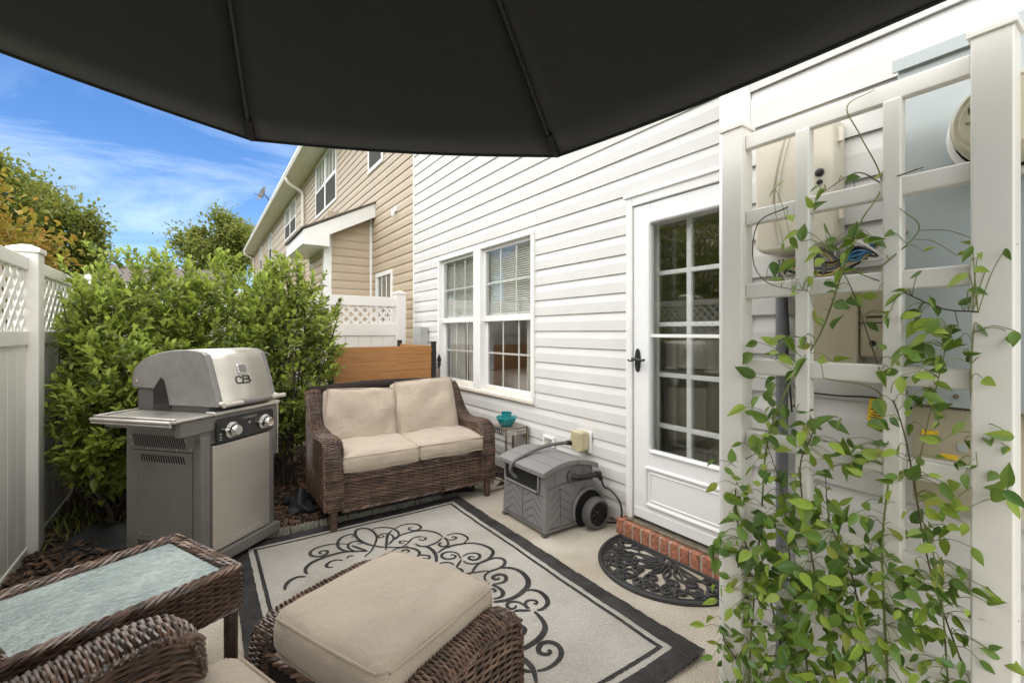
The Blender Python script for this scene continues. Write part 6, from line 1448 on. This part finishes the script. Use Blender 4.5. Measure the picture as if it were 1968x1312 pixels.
def tree(name, label, base, c, rad, material, n, size, seed, clumps=40, accent=None, spread=.22, group='trees beyond the fences'):
    g = np.random.default_rng(seed); root = thing(name, label, 'tree', base, group=group); c, rad, b = np.array(c), np.array(rad), np.array(base)
    cl = [c + rad * unit(g.normal(size=3)) * g.uniform(.15, .92) ** .6 for _ in range(clumps)]
    tk = MB(); h = c[2] - rad[2] * .3
    tk.tube(smooth_path([b + [0, 0, -.05], b * .6 + c * .4 + [g.normal(0, .05), 0, -h * .25], c * 1.0], 5), np.linspace(rad[0] * .085, rad[0] * .04, 11), 8)
    for k in cl[:22]: tk.tube(smooth_path([c * .6 + b * .4 + [0, 0, .1], (c + k) / 2, k], 4), np.linspace(rad[0] * .03, rad[0] * .008, 9), 5, caps=False)
    build(tk, 'trunk', 'bark', root, smooth=True)
    per = n // clumps; P = np.concatenate([k + g.normal(0, 1, (per, 3)) * rad * spread * g.uniform(.6, 1.15) for k in cl])
    D = unit(unit(P - c) * .6 + g.normal(0, .7, P.shape) + [0, 0, -.15]); N = unit(g.normal(0, .6, P.shape) + [0, 0, 1]); L = size * g.uniform(.6, 1.3, len(P))
    acc = np.zeros(len(P), bool)
    if accent:
        for k in range(7): acc |= np.linalg.norm((P - cl[g.integers(len(cl))]) / rad, axis=1) < .16
        acc &= g.random(len(P)) < .7
    m2 = MB(); leaves(m2, P[~acc], D[~acc], N[~acc], L[~acc], L[~acc] * .5); cr_ = tag(build(m2, 'crown', material, root), kind='stuff')
    if accent: m2 = MB(); leaves(m2, P[acc], D[acc], N[acc], L[acc], L[acc] * .45); tag(build(m2, 'red_leaves', accent, cr_), kind='stuff')
    return root
tree('autumn_tree', 'yellow orange leafed small tree just beyond the left fence', (-2.25, 7.0, 0), (-2.2, 7.0, 2.0), (0.85, 1.0, 1.0), 'leaf_autumn', 14000, .070, 31, spread=.17, clumps=50, accent='leaf_red')
tree('broadleaf_tree', 'large green tree at the left edge against the sky', (-6.2, 20.5, 0), (-6.0, 20.5, 4.5), (2.1, 2.1, 2.3), 'leaf_tree', 22000, .15, 32, clumps=64, spread=.15)
tree('broadleaf_tree', 'smaller green tree standing right of the large one against the sky', (-4.3, 23.0, 0), (-4.1, 23.0, 4.6), (1.35, 1.4, 2.1), 'leaf_tree', 12000, .15, 33, clumps=36, spread=.17)
tree('broadleaf_tree', 'distant green tree at the end of the tan townhouse eave', (1.1, 33.0, 0), (1.0, 33.0, 6.4), (2.3, 2.2, 2.4), 'leaf_tree', 15000, .22, 34, clumps=44, spread=.16)
tree('evergreen_tree', 'dark green tree beyond the side fence, seen only in the door glass', (-6.5, 7.5, 0), (-6.5, 7.5, 2.6), (1.7, 3.2, 1.7), 'leaf_tree', 7000, .16, 35, clumps=40)
tree('evergreen_tree', 'dark green tree behind the first one, seen only in the door glass', (-7.0, 13.5, 0), (-7.0, 13.5, 2.9), (1.7, 3.2, 1.9), 'leaf_tree', 7000, .16, 36, clumps=40)

# ---- vine on the trellis
VCL = [(0.657, 0.66, 0.116, 44), (0.686, 0.825, 0.074, 18), (0.589, 0.799, 0.097, 32), (0.643, 0.493, 0.129, 46), (0.539, 0.615, 0.107, 36), (0.701, 0.358, 0.089, 22), (0.515, 0.876, 0.092, 25), (0.437, 0.813, 0.099, 30), (0.448, 0.646, 0.113, 34), (0.34, 0.791, 0.092, 26), (0.306, 0.917, 0.067, 14), (0.297, 0.698, 0.089, 30), (0.257, 0.772, 0.043, 8), (0.359, 0.585, 0.117, 36), (0.615, 1.1, 0.07, 14), (0.563, 1.039, 0.068, 12), (0.629, 1.226, 0.057, 7), (0.539, 1.485, 0.094, 14), (0.448, 1.485, 0.063, 9), (0.503, 1.389, 0.078, 11), (0.359, 1.344, 0.058, 11), (0.297, 1.298, 0.067, 18), (0.257, 1.427, 0.054, 9), (0.257, 1.233, 0.043, 7), (0.349, 1.251, 0.046, 9), (0.314, 1.129, 0.068, 15), (0.387, 1.035, 0.072, 12), (0.469, 1.005, 0.064, 12), (0.539, 1.297, 0.054, 7), (0.643, 0.981, 0.072, 11), (0.257, 1.094, 0.048, 8), (0.281, 1.013, 0.055, 10), (0.615, 1.678, 0.021, 2), (0.397, 1.659, 0.012, 1), (0.314, 1.653, 0.009, 1), (0.492, 1.653, 0.013, 2), (0.459, 1.664, 0.013, 2), (0.397, 1.502, 0.024, 3), (0.731, 0.932, 0.015, 2), (0.76, 0.694, 0.015, 3), (0.763, 0.383, 0.023, 4), (0.788, 0.448, 0.016, 2), (0.18, 1.298, 0.012, 2), (0.215, 0.998, 0.026, 4), (0.187, 1.006, 0.015, 3)]
VST = [[(0.701, 0.296), (0.678, 0.768), (0.643, 0.996), (0.589, 1.159), (0.527, 1.297), (0.469, 1.45), (0.427, 1.556), (0.397, 1.647), (0.437, 1.77), (0.453, 1.838), (0.407, 1.866)], [(0.492, 0.428), (0.539, 0.709), (0.557, 0.945), (0.539, 1.056), (0.589, 1.159)], [(0.257, 0.589), (0.306, 0.805), (0.349, 1.077), (0.407, 1.225), (0.448, 1.398), (0.492, 1.504)], [(0.382, 0.497), (0.385, 0.808), (0.382, 0.988), (0.397, 1.153), (0.503, 1.186)], [(0.589, 1.63), (0.671, 1.604), (0.701, 1.506), (0.643, 1.434), (0.539, 1.404)], [(0.23, 1.34), (0.297, 1.353), (0.387, 1.411), (0.448, 1.448)], [(0.177, 0.954), (0.234, 1.024), (0.243, 1.171), (0.238, 1.298)], [(0.615, 0.35), (0.65, 0.562), (0.723, 0.753), (0.731, 0.902), (0.686, 0.958)], [(0.427, 0.469), (0.448, 0.721), (0.492, 0.832), (0.515, 0.929)], [(0.281, 0.562), (0.289, 0.79), (0.332, 0.943), (0.323, 1.059), (0.273, 1.298)], [(0.716, 0.304), (0.771, 0.394), (0.779, 0.468)], [(0.539, 0.428), (0.589, 0.632), (0.615, 0.846), (0.643, 0.996)], [(0.397, 1.442), (0.332, 1.526), (0.359, 1.578)], [(0.397, 1.647), (0.448, 1.686), (0.509, 1.645)], [(0.397, 1.653), (0.349, 1.652), (0.314, 1.653)]]

vine = thing('climbing_vine', 'green heart leaved vine climbing the white trellis', 'vine', (1.32, 0.55, 0))
g = np.random.default_rng(77)
samp = []
for si, s_ in enumerate(VST):
    pts = [(1.30 + .022 * math.sin(i * 1.9 + si), y, z) for i, (y, z) in enumerate(s_)]
    low = s_[0][1] < .5
    if low: pts = [(1.32 + g.normal(0, .02), pts[0][1] + g.normal(0, .03), 0.0)] + pts
    sp_ = smooth_path(pts, 8); samp.append(sp_)
    m2 = MB(); m2.tube(sp_, np.linspace(.0030 if low else .0018, .0010, len(sp_)), 6, caps=False); build(m2, 'stem', 'stem_brown' if si % 3 else 'stem_green', vine, smooth=True)
SP = np.concatenate(samp)
vm = {}
for mm in ('leaf_vine', 'leaf_vine_light', 'leaf_vine_dark', 'leaf_vine_yellow'):
    vm[mm] = [leaf_mesh('leaf', mm, W=w_, fold=f_, droop=d_) for w_, f_, d_ in ((.46, .22, .10), (.56, .10, .28), (.62, .34, -.12), (.50, -.16, .34), (.38, .50, .20))]
allp = []
VCL = VCL + [(.62, .40, .13, 50), (.46, .42, .13, 44), (.34, .46, .11, 26), (.66, .62, .09, 16), (.50, .62, .10, 18)]
for (yc, zc, r_, n_) in VCL:
    for k in range(int(n_ * 1.35)):
        q = g.normal(0, .62, 2) * r_; p = np.array([1.285 + g.normal(0, .030), yc + q[0], zc + q[1]])
        if p[0] > 1.36: p[0] = 1.36
        p[1] = min(p[1], .80 - .02 * g.random())
        allp.append((p, zc))
order = sorted(range(len(allp)), key=lambda i: allp[i][0][0] + .05 * g.random()); inv = vine.matrix_basis.inverted()
pet = MB(); rest = MB(); n_single = 0; mass = []
for rank, i in enumerate(order):
    p, zc = allp[i]; z = p[2]
    nrm_ = unit(np.array([-.75, g.normal(.05, .45), .55 + g.normal(0, .35)])); d = unit(np.array([g.normal(-.25, .35), g.normal(0, .75), g.normal(-.25, .6)]))
    d = unit(d - nrm_ * (d @ nrm_) * .8); L = float(np.clip(g.normal(.040, .011), .018, .062)) * (0.8 if zc > 1.6 else 1) * (.80 if p[1] < .42 else .95) * (.85 if z < .62 and p[1] > .6 else 1)
    j = np.argmin(((SP - p) ** 2).sum(1)); sq = SP[j]
    if np.linalg.norm(sq - p) > .17: continue
    if True: pet.tube(smooth_path([sq, (sq + p) / 2 + np.array([-.006, 0, .012]), p], 3), .0008, 4, caps=False)
    if n_single < 300:
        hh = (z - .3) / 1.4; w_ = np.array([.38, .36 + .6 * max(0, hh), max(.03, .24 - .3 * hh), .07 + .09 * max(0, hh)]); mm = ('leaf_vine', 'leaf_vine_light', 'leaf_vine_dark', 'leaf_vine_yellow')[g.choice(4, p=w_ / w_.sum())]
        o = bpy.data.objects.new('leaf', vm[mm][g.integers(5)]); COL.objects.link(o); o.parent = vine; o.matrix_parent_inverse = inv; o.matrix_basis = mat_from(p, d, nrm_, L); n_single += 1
    else: mass.append((p, d, nrm_, L))
build(pet, 'petioles', 'stem_green', vine)['kind'] = 'stuff'
base_v = {}
for m_ in mass:
    me_ = vm['leaf_vine'][g.integers(5)]
    if me_.name not in base_v: base_v[me_.name] = (np.array([v.co[:] for v in me_.vertices]), [tuple(p.vertices) for p in me_.polygons])
    V_, F_ = base_v[me_.name]; X_ = np.array(mat_from(m_[0], m_[1], m_[2], m_[3] * 1.05)); rest.add(V_ @ X_[:3, :3].T + X_[:3, 3], F_)
tag(build(rest, 'foliage', 'leaf_vine_mass', vine, smooth=True), kind='stuff')
m2 = MB()
for i in range(420):
    y0 = g.uniform(.42, .74); x0 = g.normal(1.31, .035); h = g.uniform(.18, .42); lean = g.normal(0, .06, 2)
    P_ = np.array([(x0, y0, 0), (x0 + lean[0] * .3, y0 + lean[1] * .3, h * .6), (x0 + lean[0] * 1.2, y0 + lean[1] * 1.2, h)]); w_ = g.uniform(.0012, .0028)
    wv_ = np.array([.2, 1, 0]) * w_; m2.add([P_[0] - wv_, P_[0] + wv_, P_[1] + wv_ * .8, P_[1] - wv_ * .8, P_[2]], [(0, 1, 2, 3), (3, 2, 4)])
tag(build(m2, 'grass', 'leaf_vine_mass'), 'tuft of thin grass blades at the foot of the trellis', 'grass', kind='stuff')
# low weeds at the shady end of the bed
m2 = MB()
for i in range(420):
    y0 = g.uniform(3.75, 4.6); x0 = g.uniform(-.78, .0); h = g.uniform(.05, .17); lean = g.normal(0, .08, 2)
    P_ = np.array([(x0, y0, 0.01), (x0 + lean[0] * .4, y0 + lean[1] * .4, h * .7), (x0 + lean[0] * 1.3, y0 + lean[1] * 1.3, h)]); wv_ = unit(np.array([g.normal(), g.normal(), 0])) * g.uniform(.0015, .004)
    m2.add([P_[0] - wv_, P_[0] + wv_, P_[1] + wv_ * .8, P_[1] - wv_ * .8, P_[2]], [(0, 1, 2, 3), (3, 2, 4)])
tag(build(m2, 'weeds', 'leaf_shrub'), 'low grassy weeds in the mulch left of the grill', 'weeds', kind='stuff')
# ---- black landscape fabric
def crumple(x0, x1, y0, y1, h, ph): 
    return lambda u, v: (x0 + (x1 - x0) * u + .02 * math.sin(v * 9 + ph), y0 + (y1 - y0) * v + .02 * math.sin(u * 8), .035 + h * (math.sin(PI * u) ** .7) * (math.sin(PI * v) ** .7) * (.6 + .25 * math.sin(u * 9 + ph + 2 * math.sin(v * 6)) + .2 * math.sin(v * 13 + u * 5)))
for (a, lab) in (((-.66, -.16, 3.50, 3.98, .10, 1.0), 'crumpled black landscape fabric on the mulch left of the grill'), ((.52, .70, 3.48, 3.80, .13, 2.4), 'crumpled black landscape fabric between grill and loveseat')):
    m2 = MB(); m2.grid(crumple(*a), 26, 26); o = tag(build(m2, 'landscape_fabric', 'weed_fabric', smooth=True), lab, 'fabric'); so = o.modifiers.new('cloth', 'SOLIDIFY'); so.thickness = .002
